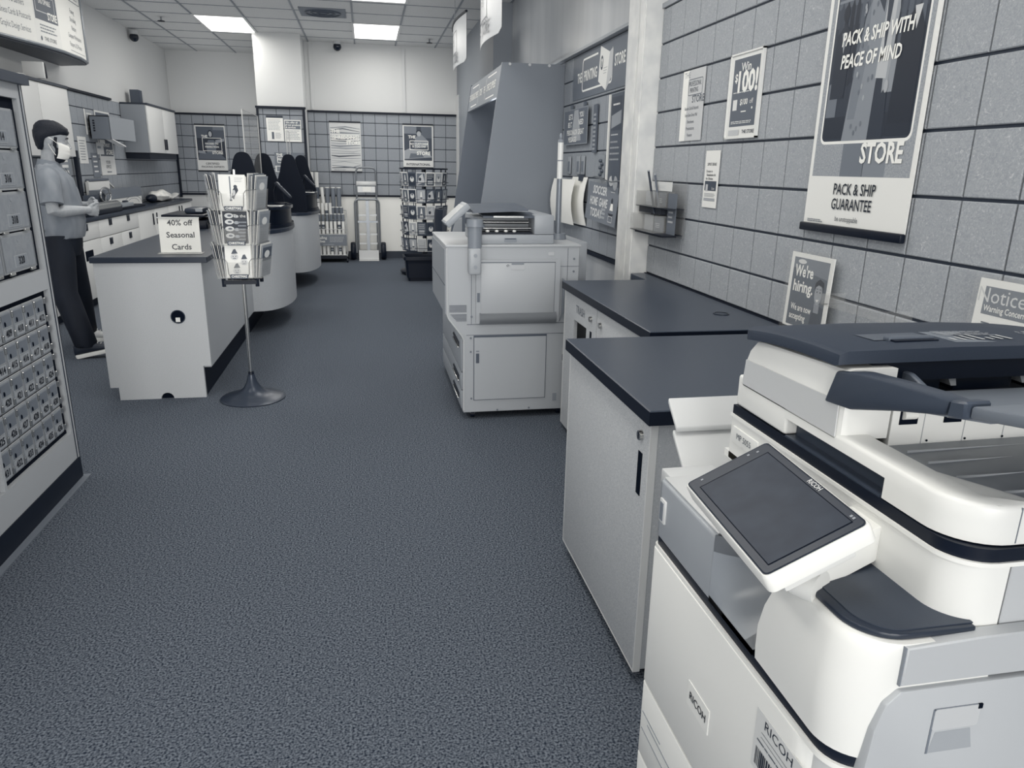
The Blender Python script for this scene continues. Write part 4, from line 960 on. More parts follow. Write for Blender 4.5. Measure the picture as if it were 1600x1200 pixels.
# lower service door
d = MB().m(LN).box(.600, 1.052, F - .0008, F + .004, .122, .530).m(PB).box(.604, 1.047, F - .006, F + .004, .127, .518).build('service_door', None, pr)
q = MB().m(mat(.30, .4)).box(.614, .634, F - .0075, F - .005, .36, .42).m(mat(.5, .4)).box(.614, .634, F - .0075, F - .005, .43, .438).build('latch', None, d)
q = MB().m(mat(.72, .4)).box(1.148, 1.168, F - .003, F + .003, .345, .44).m(LN).box(1.152, 1.164, F - .0035, F + .002, .36, .40).build('rating_label', None, pr)
q = MB().m(mat(.55, .4)).box(1.10, 1.125, F - .002, F + .003, .10, .15).build('blank_label', None, pr)
q = MB().m(mat(.45, .35))
for x, z in ((.583, .515), (.583, .43), (.587, .135), (.588, .645), (1.175, .535), (1.205, .985), (1.205, .91), (.75, .055), (.95, .06)): q.cyl((x, F, z), (x, F - .004, z), .0065, .0065, 10)
q.build('screw', None, pr)
q = MB().m(mat(.72, .4)).xz(rrect(1.045, 1.005, 1.08, 1.025, .004), F - .002, F).build('badge', None, pr)
for x, y in ((.60, y0 + .05), (1.15, y0 + .05), (.60, y1 - .05), (1.15, y1 - .05)):
    c = MB().m(DARK); c.cyl((x - .012, y, .022), (x + .012, y, .022), .022, .022, 14); c.m(CHROME).box(x - .016, x + .016, y - .012, y + .012, .025, .05); c.build('caster', None, pr)
# document feeder on top
z = 1.068
ad = MB().m(PB2); fy0, fy1 = 4.30, 4.86
ad.box(.625, 1.085, fy0, fy1, z, z + .055, .006); ad.box(.965, 1.085, fy0, fy1, z + .055, z + .168, .008); ad.box(.625, .965, fy0 + .16, fy1, z + .055, z + .15, .006)
ad = ad.build('document_feeder', None, pr)
MB().m(mat(.045, .45, spec=.35)).box(.64, .958, fy0 + .02, fy0 + .16, z + .056, z + .066).build('feed_slot', None, ad)
MB().m(CHROME).cyl((.66, fy0 + .05, z + .088), (.955, fy0 + .05, z + .088), .008).cyl((.66, fy0 + .10, z + .12), (.95, fy0 + .10, z + .12), .009).build('feed_roller', None, ad)
for x in (.69, .745, .80, .85): MB().m(mat(.9, .3)).ball((x, fy0 + .03, z + .073), .012, .010, .008).build('idler_roller', None, ad)
MB().m(mat(.34, .4)).prism([(.60, fy0 + .02, z + .175), (.93, fy0 + .02, z + .19), (.93, fy0 + .40, z + .205), (.60, fy0 + .40, z + .20)], (0, 0, .012)).build('open_cover', None, ad)
MB().m(mat(.28, .4)).prism([(.66, fy0 + .01, z + .15), (1.0, fy0 + .01, z + .15), (.98, fy0 + .2, z + .165), (.66, fy0 + .2, z + .165)], (0, 0, .010)).m(CHROME).box(.72, .90, fy0 + .0, fy0 + .012, z + .152, z + .162).build('inner_cover', None, ad)
MB().m(mat(.50, .4)).xz(rrect(.785, z + .012, .86, z + .035, .004), fy0 - .003, fy0 + .002).m(mat(.25, .4)).box(.79, .855, fy0 - .0035, fy0, z + .028, z + .034).build('grip', None, ad)
# control panel on a post at the front left
q = MB().m(mat(.50, .4)).cyl((.60, F - .035, 1.055), (.60, F - .035, 1.175), .040, .042, 20).cyl((.60, F - .035, 1.175), (.60, F - .035, 1.215), .05, .046, 20).build('panel_post', None, pr)
q = MB().m(mat(.64, .4)).box(.562, .632, F - .085, F - .002, .905, 1.055, .012, 3).build('panel_bracket', None, pr)
q = MB().m(mat(.55, .4)); [q.cyl((.598, F - .0855, zz), (.598, F - .087, zz), .011, .011, 14) for zz in (.95, 1.015)]; q.build('bracket_cap', None, pr)
M = Matrix.Translation((.505, 4.33, 1.235)) @ Euler((0, math.radians(-42), 0)).to_matrix().to_4x4()
p = MB().m(mat(.58, .4)).box(-.085, .085, -.10, .13, -.018, .018, .006, 2, M=M).build('control_panel', None, pr)
MB().m(mat(.80, .35)).box(-.072, .06, -.09, .12, .0182, .020, M=M).build('screen', None, p)
MB().m(mat(.40, .4)).tube([(.56, 4.33, 1.20), (.62, 4.31, 1.20), (.66, 4.31, 1.16)], .018, 8).build('panel_hinge', None, pr)
# signal pole
t = thing('signal_pole', 'upright signal light pole on the right of the beige printer\'s top', 'pole', (1.19, 4.62, 1.07))
MB().cyl((1.19, 4.62, 1.0685), (1.19, 4.62, 1.105), .055, .050, 24).build('base', mat(.46, .4), t)
MB().cyl((1.19, 4.62, 1.105), (1.19, 4.62, 1.44), .019, .017, 16).build('tube', mat(.48, .35, metal=.3), t)
q = MB().m(mat(.85, .25)).cyl((1.19, 4.62, 1.44), (1.19, 4.62, 1.655), .0175, .0175, 16).m(mat(.5, .3)).cyl((1.19, 4.62, 1.545), (1.19, 4.62, 1.552), .0185, .0185, 16).build('lamp_segments', None, t)
q = MB().m(mat(.5, .3)).cyl((1.19, 4.62, 1.655), (1.19, 4.62, 1.675), .0185, .014, 16).ball((1.19, 4.62, 1.69), .010, .010, .02); q.build('cap', None, t)
q = MB().m(mat(.8, .4)); q.tube([(1.13, 4.70, 1.075), (1.10, 4.75, 1.13), (1.13, 4.86, 1.15), (1.19, 4.88, 1.10), (1.21, 4.88, 1.08)], .005, 6)
thing_mesh('cable', q, None, (1.15, 4.8, 1.07), 'thin pale cable looping on the beige printer\'s top behind the feeder', 'cable')
# ------------------------------------------------------------------ display wall beyond the white pier (right direction is -Y)
WXd = (0, -1, 0); WZ = (0, 0, 1)
s = Sheet((1.694, 6.24, 2.033), WXd, WZ, 1.335, .325, .40, t=.006)
s.ring(.92, .20, .14, .76, .88, .035, .014)
for tx_, u, sz in (('THE', .145, .10), ('PRINTING', .365, .105), ('STORE', .875, .105)):
    s.tx(.93, tx_, u, .47 if u < .5 else .55, sz, bold=.02, fit=(.12 if u < .2 else .34 if u < .5 else .22))
s.pl(.40, [(.50, .8), (.75, .8), (.75, .95), (.50, .95)])
s.pl(.90, [(.52, .26), (.66, .02), (.705, .78), (.545, .98)]).pl(.74, [(.66, .02), (.765, .30), (.755, .84), (.705, .78)])
s.ell(.25, .575, .62, .024, .15).ell(.9, .575, .62, .015, .09).ell(.4, .575, .60, .007, .06).lines(.5, .61, .36, .675, .52, 3, .2)
s.done('wall_sign', 'long grey wall sign reading THE PRINTING STORE beyond the white pier', 'sign')
s = Sheet((1.672, 6.40, 1.69), WXd, WZ, .70, .275, .52); s.rect(.38, .02, .03, .98, .97).pl(.62, [(.35, .1), (.75, .1), (.62, .95), (.45, .95)])
for tx_, u, v in (("LET'S", .30, .78), ('YOU', .76, .80), ('NEED', .74, .60), ('BE IT', .28, .56), ('PERSONAL', .34, .34), ('OR GREAT', .68, .34), ('MESSAGES', .40, .14)): s.tx(.86, tx_, u, v, .055, bold=.03)
t2 = s.done('poster_board', 'tilted grey poster board with white capitals high on the display wall', 'poster')
for yy, lab in ((6.20, 'left dark wall hook holding the tilted poster board'), (5.82, 'right dark wall hook holding the tilted poster board')): thing_mesh('wall_hook', MB().box(1.675, 1.690, yy - .02, yy + .02, 1.968, 2.0), mat(.35, .4), (1.682, yy, 1.968), lab, 'hook', 'hooks of the poster board')
t = thing('banner_sample', 'tall dark banner sample with a white side edge beside the white pier', 'banner', (1.66, 5.0, 1.30))
s = Sheet((1.665, 5.12, 1.30), WXd, WZ, .25, .69, .30); s.rect(.45, 0, 0, 1, .12).rect(.22, .08, .66, .92, .97).lines(.85, .2, .86, .85, .94, 1, .2).pl(.55, [(.1, .68), (.9, .72), (.9, .84), (.1, .80)]).lines(.75, .12, .60, .75, .64, 1, .3).lines(.6, .1, .36, .9, .58, 4, .3).ell(.75, .35, .18, .2, .05).ell(.65, .7, .16, .2, .07).ell(.3, .5, .22, .12, .04)
s.build('sheet', None, t, smooth=0); bx('edge_strip', mat(.92, .4), t, 1.655, 1.69, 5.12, 5.145, 1.42, 1.99)
q = MB().m(mat(.35, .5)).box(1.682, 1.694, 5.50, 5.585, 1.62, 1.96).m(mat(.6, .5)); [q.box(1.680, 1.683, 5.515, 5.57, 1.64 + .030 * k, 1.655 + .030 * k) for k in range(9)]
thing_mesh('clip_strip', q, None, (1.688, 5.54, 1.62), 'narrow hanging strip of small packets on the display wall', 'strip')
q = MB().m(mat(.55, .4)).box(1.684, 1.694, 5.26, 5.40, 1.44, 1.60).m(mat(.3, .4)); [q.ball((1.68, 5.33 + .02 * (-1) ** k, 1.465 + .024 * k), .012, .03, .013) for k in range(5)]
thing_mesh('gadget_pack', q, None, (1.69, 5.33, 1.44), 'blister pack with a dark coiled gadget on the display wall', 'pack')
for k, (yy, lab) in enumerate(((6.25, 'leftmost small blister pack on the display wall'), (5.97, 'small blister pack just right of the signal pole'), (5.84, 'small blister pack second right of the signal pole'))):
    q = MB().m(mat(.58, .35)).box(1.686, 1.694, yy - .05, yy + .05, 1.46, 1.60, .002).m(mat(.42, .4)).box(1.684, 1.687, yy - .03, yy + .03, 1.48, 1.56)
    thing_mesh('small_pack', q, None, (1.69, yy, 1.46), lab, 'pack', 'small packs on the display wall')
def curl(ya, yb, z0, z1, label, xc=1.672):
    rows = [[(xc - .03 * math.sin(PI * v) + .02 * u * u, ya + (yb - ya) * u, z0 + (z1 - z0) * v) for u in [k / 6 for k in range(7)]] for v in [k / 6 for k in range(7)]]
    q = MB().m(mat(.94, .4, key='blank')); q.loft([r + [(x + .004, y, z) for x, y, z in r[::-1]] for r in rows]); thing_mesh('blank_sheet', q, None, (xc, (ya + yb) / 2, z0), label, 'sheet', 'blank white sheets')
curl(6.42, 5.82, 1.066, 1.42, 'blank white sheet hanging left of the signal pole', 1.605); curl(6.06, 5.70, 1.07, 1.44, 'blank white sheet hanging right of the signal pole')
q = MB().m(mat(.18, .4)).box(1.655, 1.69, 5.78, 5.83, 1.41, 1.46); thing_mesh('binder_clip', q, None, (1.67, 5.8, 1.41), 'dark clip at the top of the right blank white sheet', 'clip')
n0 = Vector((1.60, 5.40, 1.14)); ydt = Vector((.10, .14, .27))
xdt = Vector((.02, -.66, -.035))
ydt = (ydt - xdt.normalized() * ydt.dot(xdt.normalized()))
t = thing('yard_sign', 'tilted grey yard sign reading SOCCER HOME GAME TODAY on the display wall', 'sign', (1.62, 5.05, 1.13))
s = Sheet(Vector((1.60, 5.42, 1.155)), (0.02, -.66, -.03), (.06, .10, .27), .64, .285, .42)
for tx_, u, v, ff in (('SOCCER', .40, .80, .30), ('HOME', .235, .50, .165), ('GAME', .555, .50, .175), ('TODAY', .36, .20, .26)): s.tx(.80, tx_, u, v, .085, bold=.03, fit=ff)
for v in (.12, .22, .32): s.rect(.6, .53, v, .66, v + .06)
s.ell(.15, .83, .62, .03, .07).pl(.95, [(.79, .38), (.89, .38), (.87, .55), (.81, .55)]).pl(.1, [(.75, .30), (.92, .30), (.84, .18)]).ring(.75, .77, .08, .90, .24, .01, .006).lines(.8, .76, .80, .92, .94, 2, .2)
s.build('panel', None, t, smooth=0)
MB().m(STEEL).tube([(1.69, 5.30, 1.44), (1.62, 5.30, 1.45), (1.62, 4.90, 1.42), (1.69, 4.86, 1.43)], .005, 6).build('hanger', None, t)
# ------------------------------------------------------------------ right-hand counters
EDGE = mat(.82, .4, key='edge_band')
LAMC = mat(.68, .45, noise='fibre', amp=.07, scale=120, key='laminate_fibre')
t = thing('copy_counter', 'pale laminate cabinet with a black top in the aisle, beside the big white copier', 'counter', (1.2, 2.2, 0))
MB().xy([(.72, 1.745), (1.69, 1.745), (1.69, 2.615), (.72, 2.615)], .885 - .042, .885, bev=.003, seg=1).build('top', BLKTOP, t)
MB().xy([(.7195, 1.7445), (1.6905, 1.7445), (1.6905, 2.6155), (.7195, 2.6155)], .843, .882).build('top_edge', BLK, t)
bx('body', LAMC, t, .757, 1.69, 1.768, 2.60, .055, .842)
d = bx('door', LAM, t, .736, .756, 1.772, 2.598, .050, .838, .002)
q = MB().m(EDGE); q.box(.7355, .757, 2.598, 2.602, .05, .84).box(.7355, .757, 1.768, 2.602, .046, .050).box(.7355, .757, 1.766, 1.772, .05, .84); q.build('edge_band', None, t)
q = MB().m(VDARK).box(.7345, .7365, 1.815, 1.845, .605, .735).build('pull_slot', None, d)
MB().m(CHROME).cyl((.736, 1.832, .785), (.726, 1.832, .785), .016, .014, 18).m(DARK).box(.7250, .7262, 1.830, 1.834, .775, .795).build('lock', None, d)
for x, y in ((.80, 1.84), (.80, 2.52), (1.62, 1.84), (1.62, 2.52)):
    c = MB().m(DARK); c.cyl((x - .012, y, .024), (x + .012, y, .024), .024, .024, 16); c.m(CHROME).box(x - .018, x + .018, y - .015, y + .015, .035, .055); c.build('caster', None, t)
t = thing('trash_counter', 'pale laminate counter with a trash hole and black top next to the white pier', 'counter', (1.4, 3.4, 0))
BX = 1.085
MB().xy([(BX, 2.69), (1.69, 2.69), (1.69, 4.355), (1.66, 4.355), (1.595, 4.34), (1.595, 4.07), (BX, 4.07)], .843, .885, bev=.003, seg=1).build('top', BLKTOP, t)
MB().xy([(BX - .0005, 2.6895), (1.6905, 2.6895), (1.6905, 4.07), (BX - .0005, 4.07)], .843, .882).build('top_edge', BLK, t)
# body built as walls so that the trash hole is a real opening
HY0, HY1, HZ0, HZ1 = 3.62, 3.86, .56, .70
q = MB().m(LAM)
q.box(BX + .02, BX + .04, 3.45, 4.05, .03, HZ0).box(BX + .02, BX + .04, 3.45, 4.05, HZ1, .842).box(BX + .02, BX + .04, 3.45, HY0, HZ0, HZ1).box(BX + .02, BX + .04, HY1, 4.05, HZ0, HZ1)
q.build('trash_panel', None, t)
bx('body', mat(.62, .5, key='counter_body'), t, BX + .20, 1.69, 2.72, 4.05, .03, .842)
bx('side_panel', mat(.66, .45, key='counter_side'), t, BX + .04, 1.69, 4.05, 4.068, .03, .842); bx('near_side', LAMC, t, BX + .04, BX + .2, 2.70, 2.72, .03, .842)
bx('trash_bin', mat(.30, .6), t, BX + .15, BX + .19, 3.55, 3.95, .1, .8)
q = MB().m(mat(.85, .5)).prism([(BX + .06, 3.66, .57), (BX + .06, 3.80, .57), (BX + .1, 3.74, .64)], (.01, 0, .0)).build('bin_liner', None, t)
d1 = bx('door', LAM, t, BX + .02, BX + .04, 2.70, 3.445, .03, .838, .002)
q = MB().m(EDGE).box(BX + .0195, BX + .041, 4.048, 4.070, .03, .842).build('edge_band', None, t)
def lock(y, par):
    MB().m(CHROME).cyl((BX + .02, y, .765), (BX + .008, y, .765), .016, .014, 18).build('lock', None, par)
    MB().m(VDARK).box(BX + .0185, BX + .021, y - .015, y + .015, .58, .70).build('pull_slot', None, par)
lock(3.54, t); lock(3.38, d1)
q = MB().m(mat(.40, .5)); q.text('TRASH', (BX + .019, 3.74, .765), (0, -1, 0), (0, 0, 1), .062, sx=.9); q.build('lettering', None, t)
q = MB().m(mat(.14, .3)); q.lathe([(.030, 0), (.036, 0), (.036, .003), (.030, .003)], (1.55, 3.02, .8855), 28); q.m(mat(.20, .4)).cyl((1.55, 3.02, .8852), (1.55, 3.02, .8865), .030, .030, 24); thing_mesh('cable_grommet', q, None, (1.55, 3.02, .8855), 'round black cable grommet set in the black top by the tiled wall', 'grommet')
# ------------------------------------------------------------------ right wall posters
RXX = 1.693
def rw(y_left, z0, w, h, tone=.9, t=.003, x=RXX): return Sheet((x, y_left, z0), (0, -1, 0), (0, 0, 1), w, h, tone, t)
s = rw(3.985, 1.655, .27, .352, .78); s.rect(.96, 0, 0, .27, 1).tx(.55, 'THE', .20, .93, .04).ring(.40, .28, .64, .92, .87, .01, .004).tx(.35, 'PROFESSIONAL', .58, .80, .036, fit=.15).tx(.35, 'PRINTING', .55, .71, .034, fit=.10).tx(.32, 'STORE', .76, .58, .05, bold=.01)
for k, tx_ in enumerate(('Business Cards & Postcards', 'Every Door Direct Mail', 'Brochures', 'Presentations', 'Posters')): s.tx(.35, tx_, .5, .46 - .095 * k, .024, fit=(.17, .15, .08, .10, .06)[k])
s.done('notice', 'notice with a white left strip listing THE PROFESSIONAL PRINTING STORE services', 'notice')
t = thing('framed_notice', 'framed Win $100! notice on the right wall between the printing list and big poster', 'notice', (1.69, 3.27, 1.65))
s = rw(3.425, 1.655, .285, .355, .90, .006, 1.690); s.rect(.36, .09, .13, .92, .95).tx(.95, 'Win', .50, .84, .052, bold=.01).tx(.96, '$', .20, .72, .05, bold=.02).tx(.96, '100!', .56, .655, .125, bold=.035, fit=.18, sx=.8).lines(.85, .14, .535, .88, .555, 1)
s.rect(.88, .16, .33, .30, .46).tx(.95, '$100', .52, .42, .035, bold=.02).tx(.9, 'off', .76, .42, .03).ell(.95, .80, .34, .02, .015).rect(.9, .45, .30, .62, .315).lines(.85, .15, .16, .86, .20, 2).rect(.75, .09, .02, .45, .09).tx(.2, 'THE STORE', .74, .06, .022, bold=.01)
s.build('sheet', None, t, smooth=0)
q = MB().m(mat(.9, .3))
for a in ((3.432, 3.425, 1.648, 2.017), (3.142, 3.135, 1.648, 2.017)): q.box(1.684, 1.698, a[1], a[0], a[2], a[3])
q.box(1.684, 1.698, 3.135, 3.432, 1.648, 1.655).box(1.684, 1.698, 3.135, 3.432, 2.010, 2.017); q.build('frame', None, t)
s = rw(3.625, 1.325, .155, .275, .93); s.tx(.12, 'SUPPORT UKRAINE', .5, .76, .020, bold=.015, fit=.10).tx(.12, 'Donate to', .36, .64, .017, bold=.01).tx(.12, 'Humanitarian Aid', .50, .575, .017, bold=.01, fit=.10).tx(.12, 'for Ukraine', .40, .51, .017, bold=.01).rect(.25, .1, .30, .92, .47).rect(.75, .18, .29, .34, .41).tx(.9, 'Scan', .72, .34, .018).lines(.6, .12, .19, .9, .26, 3, .4).rect(.65, .1, .12, .9, .17)
s.done('notice', 'small narrow white notice with a dark band, taped below the framed notice', 'notice')
# big poster
t = thing('large_poster', 'large poster of a woman in a long coat reading PACK & SHIP WITH PEACE OF MIND', 'poster', (1.69, 2.39, 1.30))
PW, PH = .575, 1.25
s = rw(2.682, 1.31, PW, PH, .93, .003, 1.688); s.step = .00003
GR = mat(.60, .5, noise='n', amp=.05, scale=160, key='poster_grain')
s.m(GR); s.poly([s.P(u, v, s.lv) for u, v in ((.035, .145), (.965, .145), (.965, .985), (.035, .985))]); s.up()
s.rect(.44, .33, .145, .55, .26).rect(.50, .55, .145, .75, .255).rect(.16, .545, .145, .55, .255)
s.rr(.95, .075, .235, .93, .705, .028).rr(.17, .090, .243, .915, .697, .022)
# shop scene: rail of clothes, shelves, window light
s.rect(.34, .10, .60, .90, .675).rect(.24, .10, .55, .90, .60)
r = random.Random(4)
for k in range(15): u = .12 + k * .052; c = r.choice((.12, .22, .32, .10, .28)); s.pl(c, [(u, .40 + r.uniform(-.02, .02)), (u + .045, .40 + r.uniform(-.02, .02)), (u + .04, .60), (u + .022, .62), (u + .005, .60)])
s.rect(.5, .10, .615, .90, .622).pl(.42, [(.10, .26), (.20, .30), (.20, .42), (.10, .40)]).rect(.55, .64, .36, .78, .44).rect(.12, .10, .25, .90, .31)
# mannequins
s.pl(.13, [(.12, .36), (.26, .36), (.27, .52), (.20, .56), (.12, .53)]).pl(.62, [(.17, .535), (.22, .535), (.20, .48)]).ell(.1, .19, .585, .03, .022)
s.pl(.10, [(.70, .28), (.90, .28), (.90, .50), (.84, .56), (.72, .52)]).pl(.80, [(.80, .555), (.86, .555), (.83, .50)]).ell(.12, .82, .60, .028, .026)
# woman: long coat, trousers, shirt, scarf, head, curly hair
s.pl(.16, [(.545, .243), (.68, .243), (.66, .40), (.56, .41)])
s.pl(.52, [(.30, .243), (.545, .243), (.56, .46), (.60, .60), (.52, .655), (.44, .625), (.385, .56), (.345, .44)])
s.pl(.46, [(.345, .44), (.385, .56), (.42, .60), (.44, .45), (.40, .30), (.33, .30)]).pl(.60, [(.62, .36), (.66, .38), (.68, .56), (.655, .63), (.58, .65), (.60, .55)])
s.pl(.72, [(.545, .40), (.64, .395), (.65, .60), (.57, .62)]).pl(.20, [(.565, .62), (.62, .62), (.60, .47), (.585, .47)]).pl(.20, [(.49, .645), (.55, .60), (.545, .56), (.48, .60)])
for k in range(26): u = .36 + .16 * r.random(); v = .26 + .34 * r.random(); s.ell(r.choice((.40, .62, .44)), u, v, .010, .008, 6)
s.ell(.66, .655, .375, .018, .016)
for k in range(16): a = k * .42; s.ell(r.choice((.55, .68, .75)), .555 + .075 * math.cos(a), .715 + .062 * math.sin(a) * (1.1), .034, .022, 10)
s.rect(.60, .535, .63, .585, .68).ell(.74, .56, .712, .046, .047).ell(.45, .54, .722, .007, .004, 8).ell(.45, .582, .722, .007, .004, 8).rect(.5, .545, .690, .575, .694)
s.tx(.97, 'PACK & SHIP WITH', .50, .515, .062, bold=.028, fit=.365, shear=.10).tx(.97, 'PEACE OF MIND', .47, .455, .062, bold=.028, fit=.315, shear=.10)
s.tx(.97, 'THE', .26, .765, .085, bold=.03).rect(.95, .08, .715, .50, .725)
s.tx(.97, 'STORE', .70, .205, .092, bold=.03, fit=.215)
s.tx(.10, 'PACK & SHIP', .50, .108, .055, bold=.012, fit=.235).tx(.10, 'GUARANTEE', .49, .066, .055, bold=.012, fit=.225).tx(.2, 'be unstoppable', .465, .026, .026, fit=.13).lines(.45, .05, .010, .22, .020, 2)
s.build('sheet', None, t, smooth=0)
q = MB().m(mat(.03, .42, spec=.3)); q.box(1.672, 1.692, 2.682 - PW - .002, 2.684, 1.288, 1.318, .004).build('bottom_rail', None, t)
# sheet clipped in acrylic stands on the wall
t = thing('hiring_sign', 'white framed sign in a clear holder reading We\'re hiring, behind the white copier', 'sign', (1.66, 2.55, .90))
s = Sheet((1.665, 2.705, .905), (0, -1, 0), (.03, 0, 1), .28, .295, .93, .004); s.rect(.36, .08, .03, .92, .94).pl(.48, [(.08, .80), (.92, .72), (.92, .94), (.08, .94)]).ell(.85, .28, .89, .10, .03)
s.tx(.97, "We're", .36, .76, .062, bold=.025, fit=.125).tx(.97, 'hiring.', .38, .56, .062, bold=.025, fit=.135).tx(.96, 'We are now', .40, .28, .036, bold=.018, fit=.14).tx(.96, 'accepting', .34, .16, .036, bold=.018, fit=.11)
s.pl(.25, [(.64, .12), (.92, .10), (.92, .36), (.80, .38), (.68, .34)]).pl(.55, [(.70, .28), (.82, .28), (.82, .40), (.70, .40)]).ell(.62, .76, .52, .085, .135).pl(.10, [(.66, .56), (.67, .66), (.76, .72), (.86, .68), (.875, .54), (.85, .62), (.75, .64), (.69, .61)]).ell(.15, .73, .55, .012, .012, 8).ell(.15, .80, .55, .012, .012, 8).pl(.92, [(.72, .45), (.80, .46), (.76, .42)]).rect(.3, .71, .585, .75, .595).rect(.3, .78, .585, .82, .595)
s.build('sheet', None, t, smooth=0)
q = MB().m(glassy(.9, .06)); q.prism([(1.657, 2.715, .895), (1.657, 2.415, .895), (1.667, 2.415, 1.212), (1.667, 2.715, 1.212)], (-.002, 0, 0)).box(1.655, 1.697, 2.415, 2.715, .890, .895); q.build('acrylic_holder', None, t)
t = thing('notice_stand', 'white Notice sheet about copyright in a clear holder at the right edge of the photo', 'notice', (1.66, 1.6, .9))
s = Sheet((1.672, 1.765, .945), (0, -1, 0), (.03, 0, 1), .40, .285, .93, .004); s.rect(.46, .06, .66, .96, .93).tx(.82, 'Notice:', .22, .84, .058).tx(.93, 'Warning Concerning Copyright Restrictions', .50, .72, .024, bold=.015, fit=.34).lines(.35, .08, .48, .94, .60, 3, .35).lines(.35, .08, .10, .94, .42, 7, .35)
s.build('sheet', None, t, smooth=0); q = MB().m(glassy(.9, .06)); q.prism([(1.664, 1.775, .93), (1.664, 1.36, .93), (1.674, 1.36, 1.24), (1.674, 1.775, 1.24)], (-.002, 0, 0)).box(1.655, 1.697, 1.36, 1.775, .925, .93); q.build('acrylic_holder', None, t)
q = MB().m(glassy(.85, .09)); q.box(1.60, 1.697, 2.02, 2.37, 1.045, 1.048).box(1.60, 1.603, 2.02, 2.37, 1.045, 1.085).box(1.60, 1.697, 2.02, 2.023, 1.045, 1.085).box(1.60, 1.697, 2.367, 2.37, 1.045, 1.085)
thing_mesh('acrylic_tray', q, None, (1.66, 2.2, 1.045), 'empty clear acrylic tray on the right wall beside the hiring sign', 'tray')
# pocket holder with pens
t = thing('pocket_holder', 'clear wall holder with stepped pockets, brochures and pens beside the white pier', 'holder', (1.65, 4.1, 1.14))
q = MB().m(glassy(.75, .22)); q.box(1.690, 1.694, 3.82, 4.345, 1.14, 1.435).build('back_plate', None, t)
for z0, z1, xf in ((1.30, 1.385, 1.60), (1.16, 1.255, 1.57)):
    q = MB().m(glassy(.85, .18)); q.box(xf, xf + .003, 3.98, 4.34, z0, z1).box(xf, 1.69, 4.337, 4.34, z0, z1).box(xf, 1.69, 3.98, 3.983, z0, z1).build('pocket', None, t)
    q = MB().m(mat(.045, .45, spec=.35)); q.box(xf, 1.69, 3.83, 4.34, z0 - .003, z0).build('shelf', None, t)
q = MB().m(mat(.05, .5)).box(1.62, 1.685, 3.99, 4.33, 1.262, 1.297).build('dark_liner', None, t); q = MB().m(mat(.08, .5)).box(1.60, 1.685, 3.90, 4.33, 1.142, 1.158).build('liner', None, t)
for (y_, z_, w, h, tone, lab) in ((4.30, 1.16, .14, .09, .66, 'grey leaflet in the lower left pocket of the clear wall holder'), (4.14, 1.16, .14, .085, .42, 'dark grey leaflet in the lower pocket of the clear wall holder'), (4.30, 1.303, .14, .08, .66, 'grey leaflet in the upper left pocket of the clear wall holder'), (4.14, 1.303, .14, .08, .20, 'dark leaflet in the upper pocket of the clear wall holder'), (4.22, 1.39, .30, .05, .85, 'white strip card along the top of the clear wall holder'), (3.955, 1.16, .115, .22, .38, 'tall dark leaflet with pale print at the right of the clear wall holder')):
    s = rw(y_, z_, w, h, tone, .004, 1.645); s.lines(.75, .15, .25, .75, .6, 3, .4); s.done('leaflet', lab, 'leaflet', 'leaflets in the wall holder')
for k, (a, b_) in enumerate((((1.62, 4.08, 1.26), (1.60, 4.17, 1.50)), ((1.64, 4.05, 1.26), (1.63, 4.14, 1.48)))):
    q = MB().m(mat((.12, .35)[k], .3)); q.cyl(a, b_, .007, .006, 10); q.m(mat(.6, .3)).cyl(Vector(a).lerp(Vector(b_), .97), b_, .0075, .0065, 10)
    thing_mesh('pen', q, None, a, ('dark pen standing tallest in the clear wall holder', 'grey pen just right of the tallest pen in the wall holder')[k], 'pen', 'pens in the wall holder')
# ------------------------------------------------------------------ white copier in the foreground
cp = thing('copier', 'large white office copier with a tilted touch screen filling the lower right of the photo', 'copier', (.9, .97, 0))
XF, XS, XB, YN, YF = .56, .70, 1.24, .66, 1.29
def plan(x0, x1, yn, yf, r, n=8, rf=.012):
    """floor-plan outline with its near-front corner rounded by r"""
    return arc(x0 + r, yn + r, r, 180, 270, n) + [(x1, yn), (x1, yf)] + arc(x0 + rf, yf - rf, rf, 90, 180, 3)
GAP = mat(.16, .45, key='copier_gap')
MB().xy(plan(XF + .012, XB, YN + .01, YF - .005, .05), .03, .765).build('lower_body', MFP2, cp)
fr = MB().m(MFP).xy(arc(XF + .05, YN + .045 + .05, .05, 180, 245, 6) + [(XF + .06, YN + .06), (XF + .06, YF)] + arc(XF + .012, YF - .012, .012, 90, 180, 3), .427, .752, bev=.0025, seg=2).build('front_cover', None, cp)
for z0, z1 in ((.238, .422), (.055, .233)):
    d = MB().m(MFP).xy(arc(XF + .05, YN + .05, .05, 180, 250, 6) + [(XF + .06, YN + .01), (XF + .06, YF)] + arc(XF + .012, YF - .012, .012, 90, 180, 3), z0, z1, bev=.0025, seg=2).build('drawer', None, cp)
    MB().m(mat(.5, .4)).box(XF - .0012, XF + .004, 1.10, 1.24, z1 - .085, z1 - .083).box(XF - .0012, XF + .004, 1.10, 1.27, z1 - .115, z1 - .113).box(XF - .0012, XF + .004, 1.17, 1.27, z1 - .072, z1 - .070).build('print_mark', None, d)
MB().xy(plan(XF + .002, XB - .05, YN + .004, YF, .052), .752, .760).build('bead', mat(.93, .3), cp)
MB().xy(plan(XF + .006, XB - .05, YN + .008, YF - .002, .05), .760, .777).build('dark_band', mat(.045, .45, spec=.35), cp)
